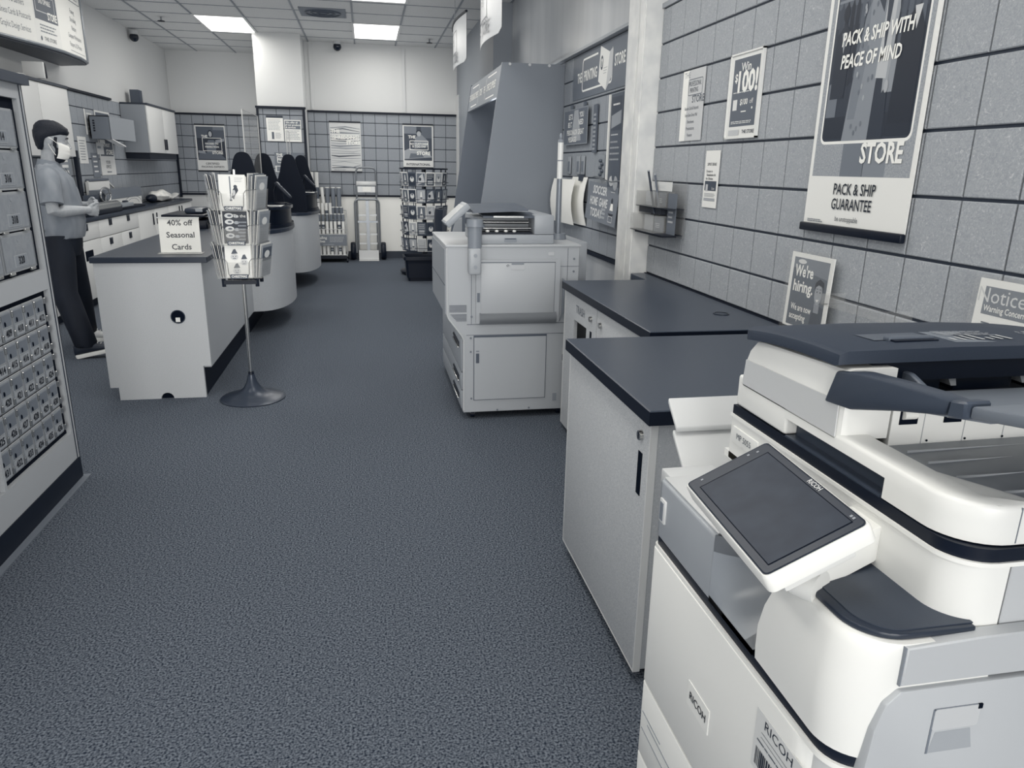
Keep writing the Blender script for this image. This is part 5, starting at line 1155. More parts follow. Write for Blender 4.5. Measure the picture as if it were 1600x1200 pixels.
# left (far) front block with grey face
q = MB().m(mat(.60, .35, key='copier_block')); q.xy([(XF + .004, 1.04), (XS + .02, 1.04), (XS + .02, YF)] + arc(XF + .016, YF - .012, .012, 90, 180, 3), .777, .902, bev=.006, seg=3); q.build('left_block', None, cp)
q = MB().m(mat(.80, .35)); q.box(XF + .012, XS + .10, 1.045, YF - .006, .902, .906, .002); q.build('block_top', None, cp)
q = MB().m(mat(.82, .35)).box(XF + .0, XF + .006, 1.245, 1.272, .818, .868, .002).m(mat(.45, .4)).box(XF - .0015, XF + .002, 1.252, 1.266, .824, .862).build('block_grip', None, cp)
# scooped recess between block and bulge
rows = []
for i in range(13):
    u = i / 12; y = 1.04 - .155 * u
    row = []
    for j in range(13):
        v = j / 12
        dep = .135 * (math.sin(PI * min(1, u * 1.25) * .5) ** 1.2)
        zz = .777 + .128 * v
        x = XF + .004 + dep * min(1.0, max(0, (v - .12) / .55)) ** .8
        row.append((x, y, zz))
    rows.append(row)
q = MB().m(mat(.56, .3, key='copier_recess')); q.surf(rows); q.surf([r_[::-1] for r_ in rows]); q.poly([rows[0][k] for k in range(13)] + [(XF + .17, 1.04, .905), (XF + .17, 1.04, .777)]); q.build('recess', None, cp)
bx('recess_back', mat(.5, .4), cp, XS - .005, XS + .02, .885, 1.045, .777, .95)
# toner bulge at the near front
rings = []
def bulge_ring(z, dx, r_):
    pts = arc(XF + dx + r_, YN + .004 + r_, r_, 180, 270, 10) + [(XS + .06, YN + .004), (XS + .06, .885)]
    f_ = (z - .777) / .175
    yf = .893 - .045 * f_ ** 2.2
    return [(x, y, z) for x, y in pts] + [(XF + dx + .10, yf, z), (XF + dx + .03, yf, z), (XF + dx + .004, yf - .012, z)]
for z, dx in ((.777, .002), (.80, .0), (.84, -.003), (.88, -.002), (.915, .002), (.935, .006), (.944, .010), (.948, .016)): rings.append(bulge_ring(z, dx, .062))
MB().m(MFP).loft(rings).build('front_bulge', None, cp, smooth=50)
# dark shelf on top of the bulge
def shelf(dx, r_): return arc(XF + .018 + dx + r_, YN + .012 + dx * .5 + r_, r_, 180, 270, 8) + [(.735, YN + .012 + dx * .5), (.735, YN + .03), (.71, .72), (.71, 1.04), (XF + .018 + dx, 1.04)]
q = MB().m(mat(.13, .4)); q.xy(shelf(0, .06), .948, .957, bev=.003, seg=2).m(MFPD).xy(shelf(.014, .05), .9565, .9585); q.build('shelf', None, cp)
# right side panels (facing the camera)
q = MB().m(mat(.68, .38, key='copier_side_dimmed'))  # copier white, coloured darker to offset the daylight on this face
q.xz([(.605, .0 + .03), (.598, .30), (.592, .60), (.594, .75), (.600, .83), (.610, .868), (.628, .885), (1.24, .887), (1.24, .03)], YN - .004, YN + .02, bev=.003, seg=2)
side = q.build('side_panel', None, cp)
q = MB().m(mat(.74, .4)).box(.682, .752, YN - .0035, YN + .002, .782, .852).build('grip_recess', None, side)
for v in (0,): 
    MB().m(mat(.74, .35)).xz(rrect(.683, .820, .750, .852, .004), YN - .0055, YN - .0038).m(mat(.45, .4)).box(.681, .684, YN - .0048, YN - .0036, .784, .852).box(.682, .752, YN - .0048, YN - .0036, .851, .853).m(mat(.62, .4)).prism([(.684, YN - .0042, .784), (.750, YN - .0042, .784), (.742, YN - .0042, .816), (.690, YN - .0042, .816)], (0, .001, 0)).m(VDARK).box(.746, .752, YN - .0062, YN - .0038, .846, .853).build('side_grip', None, side)
q = MB().m(mat(.70, .38, key='copier_side_dimmed2')).xz([(.628, .891), (.628, .946), (.735, .951), (1.24, .955), (1.24, .891)], YN - .002, YN + .02, bev=.002, seg=1); q.build('side_strip', None, cp)  # same white plastic, dimmed in colour against the daylight like the panel below
MB().m(mat(.48, .4)).box(.6265, .6282, YN - .0005, YN + .02, .891, .946).build('side_seam', None, cp)
# scanner body
rg = .055
MB().xy(arc(XS + rg, YN + .02 + rg, rg, 180, 270, 8) + [(.775, YN + .02), (.775, YF - .015), (XS, YF - .015)], .945, 1.037, bev=.002, seg=1).build('scanner_front', MFP, cp)
MB().xy([(.777, YN + .0205), (XB, YN + .0205), (XB, YF - .015), (.777, YF - .015)], .945, 1.037, bev=.001, seg=1).build('scanner_side', mat(.72, .38), cp)  # same white as scanner_front, darkened in colour where daylight hits the side
MB().xy([(XS, 1.05), (XB, 1.05), (XB, YF), (XS, YF)], .945, .960).build('left_rail', MFP, cp)
MB().box(XS + .03, XB, YN + .04, YF - .02, .765, .95).build('inner_body', mat(.60, .5), cp)
MB().xy(arc(XS - .002 + rg, YN + .018 + rg, rg, 180, 270, 8) + [(XB, YN + .018), (XB, YF - .012), (XS - .002, YF - .012)], 1.034, 1.040).build('white_bead', mat(.93, .3), cp)
MB().xy(arc(XS + .001 + rg, YN + .021 + rg, rg, 180, 270, 8) + [(XB, YN + .021), (XB, YF - .015), (XS + .001, YF - .015)], 1.040, 1.058).build('dark_strip', mat(.03, .42, spec=.3), cp)
q = MB().m(mat(.90, .3)).box(XS - .003, XS + .001, 1.165, 1.262, .985, 1.018, .001).m(mat(.35, .4)); q.text('MP 5055', (XS - .0032, 1.215, 1.002), (0, -1, 0), (0, 0, 1), .017, fit=.055); q.build('name_plate', None, cp)
# white platen cover under the feeder; its front edge is notched above a dark hand recess
rc_ = .07
XA = XS + .002
prof = arc(XA + rc_, YN + .026 + rc_, rc_, 180, 270, 10)
q = MB().m(MFP)
def rim(i_, z, yfar): return [(x, y, z) for x, y in arc(XA + rc_, YN + .026 + rc_, rc_ - i_, 180, 270, 10) + [(.80, YN + .026 + i_), (.752 - i_ * .5, .72), (.752 - i_ * .5, yfar), (XA + i_, yfar)]]
q.loft([rim(0, z, .835) for z in (1.060, 1.0905)])
q.loft([rim(i_, z, 1.098) for i_, z in ((0, 1.0905), (0, 1.106), (.0015, 1.110), (.005, 1.113))])
q.xy([(XA, 1.092), (.83, 1.092), (.83, YF - .02), (XA, YF - .02)], 1.060, 1.122, bev=.006, seg=3)
q.box(.83, XB, YN + .026, YF - .02, 1.060, 1.078, .003)
q.build('platen_cover', None, cp, smooth=55)
q = MB().m(mat(.22, .35)); q.box(XA + .022, .751, .84, 1.09, 1.058, 1.089).box(XA + .001, XA + .022, .84, 1.09, 1.058, 1.061); q.build('hand_recess', None, cp)
MB().m(mat(.45, .4)).box(.7775, .779, YN + .0255, YN + .04, 1.062, 1.110).build('cover_seam', None, cp)
# grey output tray: sloping floor with ribs inside the white rim
q = MB().m(mat(.56, .42, key='output_tray'))
q.surf([[(.752 + .46 * u, .95 - .258 * v, 1.090 + .004 * u + .010 * math.sin(PI * v) * u) for v in [j / 10 for j in range(11)]] for u in [k / 12 for k in range(13)]])
q.box(.76, 1.21, .694, .95, 1.076, 1.0885); q.build('output_tray', None, cp)
for yy in (.915, .87, .815, .76): MB().m(mat(.66, .4)).box(.80, 1.2, yy - .0008, yy + .0008, 1.0905, 1.0945 + .008 * (.95 - yy)).build('tray_rib', None, cp)
q = MB().m(MFP)
rp = []
for k in range(11):
    u = k / 10; y = .875 - .183 * u; wdt = .004 + .125 * u ** .9
    rp.append([(.748 + wdt * v, y, 1.090 + .022 * (1 - v) * min(1, .25 + u) + .006 * math.sin(PI * v)) for v in [j / 6 for j in range(7)]])
q.surf(rp); q.surf([r_[::-1] for r_ in rp]); q.build('output_ramp', None, cp)
# feeder body at the far end
def fe(pts, x0, x1, **k): return MB().m(MFP).yz(pts, x0, x1, **k)
fp = [(.945, 1.105), (1.262, 1.105), (1.258, 1.15), (1.245, 1.178), (1.222, 1.200), (1.20, 1.204), (.945, 1.218)]
rings = []
for x, ins, top in ((XA, .012, -.012), (XA + .004, .003, -.003), (XA + .012, 0, 0), (.785, 0, 0)):
    rings.append([(x, y + (ins if y < 1.0 else -ins), z + (top if z > 1.12 else 0)) for y, z in fp])
q = MB().m(MFP); q.loft(rings); q.box(.785, XB, 1.10, 1.258, 1.105, 1.20, .003); q.build('feeder_body', None, cp)
MB().m(mat(.78, .38)).prism([(XA + .0, .955, 1.108), (XA + .0, 1.25, 1.108), (XA - .001, 1.243, 1.158), (XA - .001, .955, 1.166)], (-.002, 0, 0)).build('feeder_face', None, cp)
# curved dark lid
def lidz(y): t_ = (y - .96) / .27; return 1.238 - .020 * max(0, t_) ** 2.2
q = MB().m(mat(.19, .5, noise='n', amp=.01, scale=900, key='lid', spec=.35))
rings = []
for x, dz, ins in ((XA - .012, -.006, .010), (XA - .010, 0, .004), (XA + .002, .006, 0), (.90, .008, 0), (1.10, .006, 0), (1.20, .002, 0), (XB, -.01, 0)):
    up = [(x, y, lidz(y) + dz) for y in [.955 + ins + (.285 - 2 * ins) * k / 10 for k in range(11)]]
    dn = [(x, y, min(lidz(y), 1.238) - .016 + dz * .3) for y in [.955 + ins + (.285 - 2 * ins) * (10 - k) / 10 for k in range(11)]]
    rings.append(up + dn)
q.loft(rings); lid = q.build('feeder_lid', None, cp, smooth=40)
def onlid(x, y): return (x, y, lidz(y) + (.006 + .002 * min(1, (x - XA) / .19)))
q = MB().m(mat(.30, .4)); a = .795; q.poly([onlid(.79, 1.065), onlid(.90, 1.065), onlid(.90, 1.015), onlid(.79, 1.015)])
for v in q.bm.verts: v.co.z += .001
q.m(mat(.03, .42, spec=.3)).box(.815, .895, .999, 1.009, 1.2435, 1.2475).m(mat(.34, .4)).box(.812, .895, 1.009, 1.024, 1.2435, 1.2505, .002); q.build('lid_latch', None, lid)
s = Sheet((.915, .985, 1.2465), (1, 0, -.02), (0, 1, -.03), .29, .085, .46, t=.0005); s.rect(.88, .48, .02, .56, .98).rect(.88, .93, .02, .97, .98).rect(.8, .60, .86, .9, .97)
for k in range(7): s.rect(.80, .03 + .06 * k, .15, .05 + .06 * k, .35 + .1 * (k % 4)).rect(.75, .60 + .045 * k, .80, .61 + .045 * k, .95)
s.lines(.70, .05, .5, .45, .95, 5, .3); s.lines(.65, .6, .1, .92, .75, 6, .25)
s.build('instruction_label', None, lid, smooth=0)
# feeder mouth: dark mechanism under the lid, facing the camera
q = MB().m(mat(.03, .42, spec=.3)).box(.76, XB, .97, 1.10, 1.19, 1.222).m(mat(.16, .45)).box(.79, XB, 1.03, 1.10, 1.12, 1.19).build('feeder_mouth', None, cp)
q = MB().m(mat(.045, .45, spec=.35)).box(.84, .90, .985, 1.03, 1.165, 1.195, .003).build('pickup_block', None, cp)
MB().m(mat(.045, .45, spec=.35)).box(.925, 1.035, .985, 1.03, 1.165, 1.195, .003).build('pickup_block', None, cp)
MB().m(mat(.045, .45, spec=.35)).box(1.08, 1.22, .985, 1.03, 1.16, 1.195, .003).build('pickup_block', None, cp)
for x in (.835, .91, 1.045): MB().m(mat(.70, .4)).prism([(x - .006, .98, 1.197), (x + .010, .98, 1.197), (x + .016, .98, 1.175), (x + .006, .98, 1.175)], (0, .03, 0)).build('feed_guide', None, cp)
MB().m(CHROME).cyl((1.06, .975, 1.212), (1.14, .975, 1.212), .006).cyl((1.14, .975, 1.205), (1.14, .975, 1.22), .009).build('feed_shaft', None, cp)
q = MB().m(mat(.35, .4)).yz([(.92, 1.165), (.925, 1.195), (.955, 1.206), (1.02, 1.204), (1.03, 1.165)], .815, .825, bev=.002, seg=1).build('side_guide', None, cp)
# lower feeder wall with exit rollers
q = MB().m(MFP).box(XA + .09, XB, .948, .962, 1.078, 1.165, .002); q.m(mat(.7, .4)); [q.box(x - .0006, x + .0006, .9472, .949, 1.08, 1.165) for x in (.85, .925, 1.0, 1.075, 1.15)]
q.m(VDARK); [q.box(x, x + .032, .9465, .949, 1.125, 1.148) for x in (.805, .885)]; [q.cyl((x, .947, 1.096), (x, .9465, 1.096), .002, .002, 8) for x in (.86, .93, 1.0, 1.07)]
q.build('exit_wall', None, cp)
for x in (.808, .888): MB().m(PAPER).cyl((x, .946, 1.142), (x + .022, .946, 1.142), .008, .008, 12).build('exit_roller', None, cp)
# original tray: dark arm running toward the camera and a grey plate
arm = [(.968, 1.211), (.988, 1.156), (.925, 1.162), (.835, 1.190), (.745, 1.214), (.742, 1.234), (.78, 1.233), (.845, 1.228), (.925, 1.220)]
q = MB().m(mat(.22, .35, key='tray_arm')); q.yz(arm, XA - .006, XA + .030, bev=.004, seg=2); q.build('tray_arm', None, cp)
q = MB().m(mat(.26, .35)).yz([(.743, 1.212), (.741, 1.236), (.716, 1.241), (.714, 1.219)], XA - .007, XA + .031, bev=.003, seg=1).build('tray_hinge', None, cp)
rows_ = [(.705, 1.178, 1.198), (.62, 1.184, 1.204), (.50, 1.196, 1.214), (.40, 1.208, 1.222)]
q = MB().m(mat(.44, .4, key='tray_plate')); q.prism([(XA, .714, 1.220), (XA, .714, 1.236), (XA, .40, 1.290), (XA, .40, 1.278)], (.42, 0, 0), bev=.003, seg=2); q.prism([(XA + .03, .965, 1.160), (XA + .03, .965, 1.172), (XA + .03, .712, 1.226), (XA + .03, .712, 1.212)], (.40, 0, 0), bev=.003, seg=1); q.build('original_tray', None, cp)
# touch screen on its arm
c = Vector((.555, .8855, 1.041)); xd = Vector((-.064, -.998, -.004)).normalized(); n = Vector((-.461, .026, .879)); n = (n - xd * n.dot(xd)).normalized(); yd = n.cross(xd)
M = Matrix(((xd.x, yd.x, n.x, c.x), (xd.y, yd.y, n.y, c.y), (xd.z, yd.z, n.z, c.z), (0, 0, 0, 1)))
def rbox(q, x0, x1, y0, y1, z0, z1, r_, ins=0):
    rings = []
    for z, i_ in ((z0, .006), (z0 + .004, 0), (z1 - .003, 0), (z1, .002)): rings.append([M @ Vector((x, y, z)) for x, y in rrect(x0 + i_, y0 + i_, x1 - i_, y1 - i_, max(r_ - i_, .002), 4)])
    q.loft(rings); return q
sc = rbox(MB().m(mat(.93, .3, key='panel_white')), -.145, .145, -.077, .077, -.030, .0, .010).build('touch_panel', None, cp)
q = rbox(MB().m(mat(.12, .35, key='panel_bezel', spec=.3)), -.141, .141, -.0735, .0735, -.002, .0012, .008); q.build('bezel', None, sc)
q = MB().m(mat(.14, .42, noise='n', amp=.02, scale=22, key='screen', spec=.25)); q.poly([M @ Vector(p) for p in ((-.112, -.060, .0016), (.125, -.060, .0016), (.125, .060, .0016), (-.112, .060, .0016))]); q.build('screen', None, sc)
q = MB().m(VDARK)
for a, b_ in (((-.1135, -.0612), (.1265, -.060)), ((-.1135, .060), (.1265, .0612)), ((-.1135, -.0612), (-.112, .0612)), ((.125, -.0612), (.1265, .0612))): q.poly([M @ Vector((x, y, .0018)) for x, y in ((a[0], a[1]), (b_[0], a[1]), (b_[0], b_[1]), (a[0], b_[1]))])
q.m(mat(.8, .4)); q.text('RICOH', M @ Vector((.02, .0675, .0014)), xd, yd, .011, bold=.02, lift=.0004)
q.m(mat(.55, .4)); [q.poly([M @ Vector((x + dx, y + dy, .0018)) for dx, dy in ((-.002, -.002), (.002, -.002), (.002, .002), (-.002, .002))]) for x, y in ((-.128, .05), (-.132, .035), (-.13, -.05), (.115, .066), (.121, .066))]
q.build('screen_print', None, sc)
MB().m(mat(.88, .3)).prism([M @ Vector(p) for p in ((-.02, -.06, -.03), (.13, -.055, -.03), (.13, .05, -.03), (.0, .05, -.03))], -n * .018, bev=.004).build('panel_back', None, sc)
MB().m(mat(.90, .3)).cyl((.572, .812, .958), (.588, .782, .958), .024, .024, 24).build('arm_joint', None, cp)
MB().m(MFP).prism([(.580, .79, .955), (.60, .79, .950), (.702, .822, .966), (.702, .822, 1.022), (.62, .80, 1.015), (.575, .785, .985)], (0, .07, 0), bev=.004).build('panel_arm', None, cp)
# finisher trays sticking out at the far side
def side_tray(x0, x1, y0, y1, z0, z1, name='exit_tray'):
    q = MB().m(mat(.80, .36, key='exit_tray')); q.prism([(x0, y0, z0), (x1, y0, z0), (x1, y1, z1), (x0, y1, z1)], (0, 0, -.012), bev=.003)
    return q.build(name, None, cp)
side_tray(.652, 1.0, 1.424, 1.482, .958, 1.008); side_tray(.650, 1.0, 1.29, 1.440, .815, .947)
MB().m(mat(.80, .36)).box(.92, 1.0, 1.26, 1.44, .93, .956, .003).build('tray_arm_bracket', None, cp)
MB().m(mat(.80, .36)).box(.585, .70, 1.285, 1.335, .872, .904, .004).build('side_lip', None, cp)
# badges and stickers on the front
q = MB().m(mat(.92, .3)).box(XF - .0015, XF + .002, .985, 1.072, .538, .588).m(mat(.045, .45, spec=.35)); q.text('RICOH', (XF - .0017, 1.028, .563), (0, -1, 0), (0, 0, 1), .022, bold=.01, fit=.066); q.build('brand_badge', None, fr)
s = Sheet((XF - .001, .845, .612), (0, -1, 0), (0, 0, 1), .125, .105, .84, t=.0008); s.tx(.15, 'RICOH', .5, .86, .022, fit=.075).lines(.3, .15, .58, .85, .74, 2, .1, words=False).lines(.35, .08, .50, .92, .55, 1)
r = random.Random(2); u = .08
s.t(.12)
while u < .9: w = r.choice((.012, .02, .03)); s.poly([s.P(a, b_, s.lv) for a, b_ in ((u, .10), (u + w, .10), (u + w, .40), (u, .40))]); u += w + r.choice((.012, .02))
s.build('service_sticker', None, fr, smooth=0)
for x, y in ((.62, .72), (.62, 1.23), (1.18, .72), (1.18, 1.23)): MB().m(DARK).cyl((x - .012, y, .03), (x + .012, y, .03), .03, .03, 14).build('caster', None, cp)
# ------------------------------------------------------------------ curved menu board high on the left wall
mb = thing('menu_board', 'curved white menu board of printing and other services high on the left wall', 'sign', (-3.1, 8.3, 2.53))
K_ = [(7.0, -3.09), (7.45, -3.02), (8.03, -2.915), (8.49, -2.868), (8.95, -2.872), (9.32, -2.925)]
def seg(a, b_, z0, z1, tone=.93):
    A = Vector((a[1], a[0], z0)); B = Vector((b_[1], b_[0], z0)); d = B - A
    return Sheet(A, d, (0, 0, 1), d.length, z1 - z0, tone, t=.012)
s = seg(K_[1], K_[2], 2.53, 3.22)
for k, (tx_, f) in enumerate((('Graphic Design Services', .42), ('Business Cards & Postcards', .47), ('Posters & Banners', .32), ('Copies & Quick Prints', .37), ('Direct Mail', .22))): s.tx(.40, tx_, .52, .13 + .155 * k, .075, fit=f)
s.build('left_panel', None, mb, smooth=0)
s = seg(K_[2], K_[3], 2.53, 3.22, .90); s.rect(.34, .06, .30, .96, .99).ring(.75, .12, .40, .88, .92, .01, .008)
for k, (tx_, f) in enumerate((('UNSTOPPABLE.', .22), ('HERE TO MAKE YOU', .31), ('STORE OWNER IS', .24), ('YOUR LOCAL PRINT', .31))): s.tx(.9, tx_, .50, .535 + .095 * k, .06, bold=.02, fit=f)
s.tx(.96, 'STORE', .74, .37, .09, bold=.03, fit=.17).lines(.5, .2, .14, .85, .26, 3, .4).tx(.3, 'THE STORE', .55, .07, .05, fit=.22).ell(.3, .2, .07, .03, .03)
s.build('middle_panel', None, mb, smooth=0)
for (a, b_, nm) in ((K_[3], K_[5], 'right_panel'),):
    s = seg(a, b_, 2.53, 3.18); s.ring(.35, .04, .80, .985, .985, .03, .008).tx(.45, 'OTHER SERVICES', .50, .89, .09, fit=.66)
    for k, (tx_, f) in enumerate((('Passport & ID Photos', .40), ('Computer Workstations', .44), ('Notary', .16), ('Shredding', .20), ('Faxing', .14))): s.tx(.42, tx_, .60, .15 + .125 * k, .065, fit=f)
    s.rect(.4, .35, .055, .95, .062)
    s.build(nm, None, mb, smooth=0)
q = MB().m(mat(.16, .4)); q.xy([(x - .004, y) for y, x in K_[1:]] + [(-3.25, 9.50), (-3.25, 7.0)], 2.485, 2.50); q.build('underside', None, mb)
q = MB().m(mat(.50, .3, metal=.5)); q.tube([(x + .006, y, 2.512) for y, x in K_] + [(-2.99, 9.46, 2.512), (-3.08, 9.50, 2.512)], .016, 8); q.build('bottom_rail', None, mb)
q = MB().m(mat(.50, .35, metal=.4)); q.box(-2.955, -2.915, 9.32, 9.36, 2.52, 3.2).build('end_edge', None, mb)
q = MB().m(mat(.045, .45, spec=.35)); q.xy([(x - .02, y) for y, x in K_] + [(-3.25, 9.50), (-3.25, 7.0)], 3.22, 3.26).build('top_panel', None, mb)
# ------------------------------------------------------------------ the standing man
FV = Vector((.94, .34, 0)); LV = Vector((-.34, .94, 0)); B0 = Vector((-2.36, 6.40, 0))
def P(f, s, z): return B0 + FV * f + LV * s + Vector((0, 0, z))
per = thing('person', 'man in grey polo shirt, dark trousers and pleated face mask, hands together', 'person', tuple(B0))
SKIN = mat(.64, .5, noise='n', amp=.02, scale=60, key='skin'); HAIR = mat(.02, .6, noise='n', amp=.03, scale=220, bump=.9, key='hair')
SHIRT = mat(.50, .8, noise='n', amp=.05, scale=11, bump=1.0, stretch=(1, 1, .4), key='shirt'); TROU = mat(.02, .75, noise='n', amp=.025, scale=11, bump=.5, stretch=(1, 1, .35), key='trousers')
HP = Vector((.0, 0, 1.52)); PIT = math.radians(11)
def Hd(f, s, z):
    v = Matrix.Rotation(PIT, 3, 'Y') @ Vector((f - HP.x, s, z - HP.z)); return P(v.x + HP.x, v.y, v.z + HP.z)
HR = [(1.530, .100, .030, .026), (1.538, .112, .005, .040), (1.555, .117, -.035, .054), (1.575, .118, -.065, .063), (1.60, .114, -.085, .068), (1.63, .110, -.097, .072), (1.652, .103, -.102, .074), (1.68, .108, -.104, .0755), (1.705, .103, -.102, .0755), (1.73, .088, -.094, .070), (1.75, .060, -.072, .056), (1.762, .030, -.045, .036), (1.766, .004, -.015, .010)]
def hring(r, off=0.0, n=24, nz=0):
    z, ff, fb, w = r; c = (ff + fb) / 2; a = (ff - fb) / 2 + off; b_ = w + off
    return [Hd(c + a * math.copysign(abs(math.cos(t_)) ** .86, math.cos(t_)), b_ * math.copysign(abs(math.sin(t_)) ** .86, math.sin(t_)), z + nz) for t_ in [2 * PI * i / n for i in range(n)]]
bo = MB()
bo.loft([hring(r) for r in HR])
bo.loft([[Hd(.128 - .0 * k + d, w * math.cos(a) * 1.0, z + .006 * math.sin(a)) for a in [2 * PI * i / 8 for i in range(8)]] for k, (z, d, w) in enumerate(((1.603, -.01, .016), (1.612, .012, .015), (1.63, .002, .011), (1.655, -.020, .007)))])
for sg in (-1, 1):
    bo.ball(Hd(-.008, sg * .077, 1.632), .020, .010, .032); bo.ball(Hd(.098, sg * .030, 1.664), .014, .022, .008)
def tp(pts, rs, seg=14): bo.tube(pts, rs, seg)
tp([P(-.02, 0, 1.36), P(-.012, 0, 1.44), P(-.002, 0, 1.50), P(.008, 0, 1.56)], [.078, .064, .058, .058])
def ell_ring(f, z, a, b_, n=24, s0=0.0): return [P(f + a * math.cos(t_), s0 + b_ * math.sin(t_), z) for t_ in [2 * PI * i / n for i in range(n)]]
bo.loft([ell_ring(*r) for r in ((0, .86, .10, .155), (.015, 1.0, .12, .160), (.015, 1.15, .115, .155), (0, 1.30, .105, .165), (-.01, 1.38, .090, .160), (-.015, 1.43, .06, .10))])
# near (right) arm and far (left) arm, hands brought together at the belly
SHN, ELN, WRN = P(-.03, -.185, 1.375), P(-.03, -.255, 1.125), P(.19, -.115, 1.128)
SHF, ELF, WRF = P(-.03, .185, 1.375), P(-.01, .25, 1.13), P(.205, .075, 1.155)
tp([SHN, SHN.lerp(ELN, .5), ELN, ELN.lerp(WRN, .25), ELN.lerp(WRN, .6), WRN], [.056, .050, .043, .046, .039, .028])
tp([SHF, SHF.lerp(ELF, .5), ELF, ELF.lerp(WRF, .25), ELF.lerp(WRF, .6), WRF], [.056, .050, .043, .046, .039, .028])
def hand(wr, tip, up, sg):
    d = (tip - wr).normalized(); u = (up - d * up.dot(d)).normalized(); w = d.cross(u)
    c = wr + d * .045
    M_ = Matrix((d, u, w)).transposed()
    bo.ball(c, .056, .041, .017, M=M_); bo.tube([wr - d * .02, wr + d * .03], [.028, .026], 10)
    for k, (off, L) in enumerate(((.030, .066), (.010, .075), (-.010, .070), (-.029, .055))):
        p0 = c + d * .042 + u * off * .95; cur = w * sg
        p1 = p0 + d * L * .45 + cur * .010; p2 = p1 + d * L * .22 + cur * .026; p3 = p2 - d * L * .04 + cur * .024
        bo.tube([p0 - d * .015, p0, p1, p2, p3], [.0092, .0098, .0092, .0085, .0068], 8)
    t0 = c - d * .012 + u * .034
    bo.tube([t0, t0 + u * .018 + d * .028, t0 + u * .016 + d * .055 + w * sg * .012, t0 + u * .010 + d * .070 + w * sg * .020], [.013, .0115, .0105, .0078], 8)
hand(WRN, P(.285, -.035, 1.105), Vector((0, 0, 1)), -1)
hand(WRF, P(.285, -.01, 1.165), Vector((0, 0, 1)), 1)
# legs inside the trousers
HN, KN, AN = P(-.03, -.095, .90), P(-.035, -.19, .50), P(.055, -.275, .105)
HF, KF, AF = P(.02, .095, .90), P(.06, .20, .50), P(.075, .345, .10)
for h_, k_, a_ in ((HN, KN, AN), (HF, KF, AF)): tp([h_, h_.lerp(k_, .5), k_, k_.lerp(a_, .3), a_], [.085, .072, .055, .056, .042])
b_ob = bo.build('body', SKIN, per)
rm = b_ob.modifiers.new('remesh', 'REMESH'); rm.mode = 'VOXEL'; rm.voxel_size = .0048
sm = b_ob.modifiers.new('smooth', 'SMOOTH'); sm.factor = .5; sm.iterations = 3
bpy.context.view_layer.update(); dg = bpy.context.evaluated_depsgraph_get()
me = bpy.data.meshes.new_from_object(b_ob.evaluated_get(dg)); b_ob.modifiers.clear(); old = b_ob.data; b_ob.data = me; bpy.data.meshes.remove(old)
me.materials.clear(); me.materials.append(SKIN); me.shade_smooth()
# eyes and brows
for sg in (-1, 1):
    q = MB().m(mat(.85, .3)); q.ball(Hd(.092, sg * .032, 1.650), .011, .014, .009); e = q.build('eye', None, per)
    MB().m(HAIR).tube([Hd(.096, sg * .014, 1.651), Hd(.101, sg * .030, 1.647), Hd(.092, sg * .048, 1.650)], [.002, .0035, .002], 6).build('eyelid', None, e)
    MB().m(HAIR).tube([Hd(.108, sg * .012, 1.672), Hd(.108, sg * .032, 1.678), Hd(.094, sg * .056, 1.670)], [.004, .0055, .003], 6).build('eyebrow', None, per)
# hair: cap with a full top, short at neck and sides
rings = []
rh = random.Random(9)
for i, (z, ff, fb, w) in enumerate([(1.560, -.045, -.075, .045), (1.585, -.030, -.092, .066), (1.62, -.022, -.104, .072), (1.645, -.010, -.112, .078), (1.665, .030, -.116, .081), (1.685, .080, -.116, .0825), (1.70, .108, -.114, .083), (1.722, .114, -.110, .082), (1.745, .102, -.098, .077), (1.765, .072, -.078, .063), (1.777, .040, -.050, .044), (1.782, .01, -.02, .012)]):
    rings.append([v + (v - Hd(0, 0, 1.66)).normalized() * rh.uniform(-.003, .006) for v in hring((z, ff, fb, w), 0, 30)])
hr = MB().m(HAIR); hr.loft(rings)
for k in range(26):
    a = rh.uniform(-1.2, 1.2); z = rh.uniform(1.70, 1.765); f0 = rh.uniform(-.04, .055); s0 = math.sin(a) * .07
    hr.tube([Hd(f0, s0, z), Hd(f0 + .02, s0 * 1.05, z + .012), Hd(f0 + .038, s0 * 1.02, z + .006)], [.007, .006, .002], 5)
for sg in (-1, 1): hr.loft([[Hd(f + .012 * math.cos(a), sg * (.0715 + .004 * math.sin(a) * 1), z) for a in [2 * PI * i / 8 for i in range(8)]] for z, f in ((1.60, .030), (1.63, .028), (1.67, .030))])
hr.build('hair', None, per, smooth=60)
# beard along the jaw and under the mask
bd = MB().m(HAIR); bd.loft([hring(r, o_, 24) for r, o_ in (((1.478, .055, -.01, .026), .004), ((1.497, .090, .0, .040), .005), ((1.52, .104, .005, .046), .005), ((1.55, .100, .02, .055), .004), ((1.585, .070, .02, .067), .003), ((1.61, .035, .01, .0715), .003))]); bd.build('beard', None, per, smooth=60)
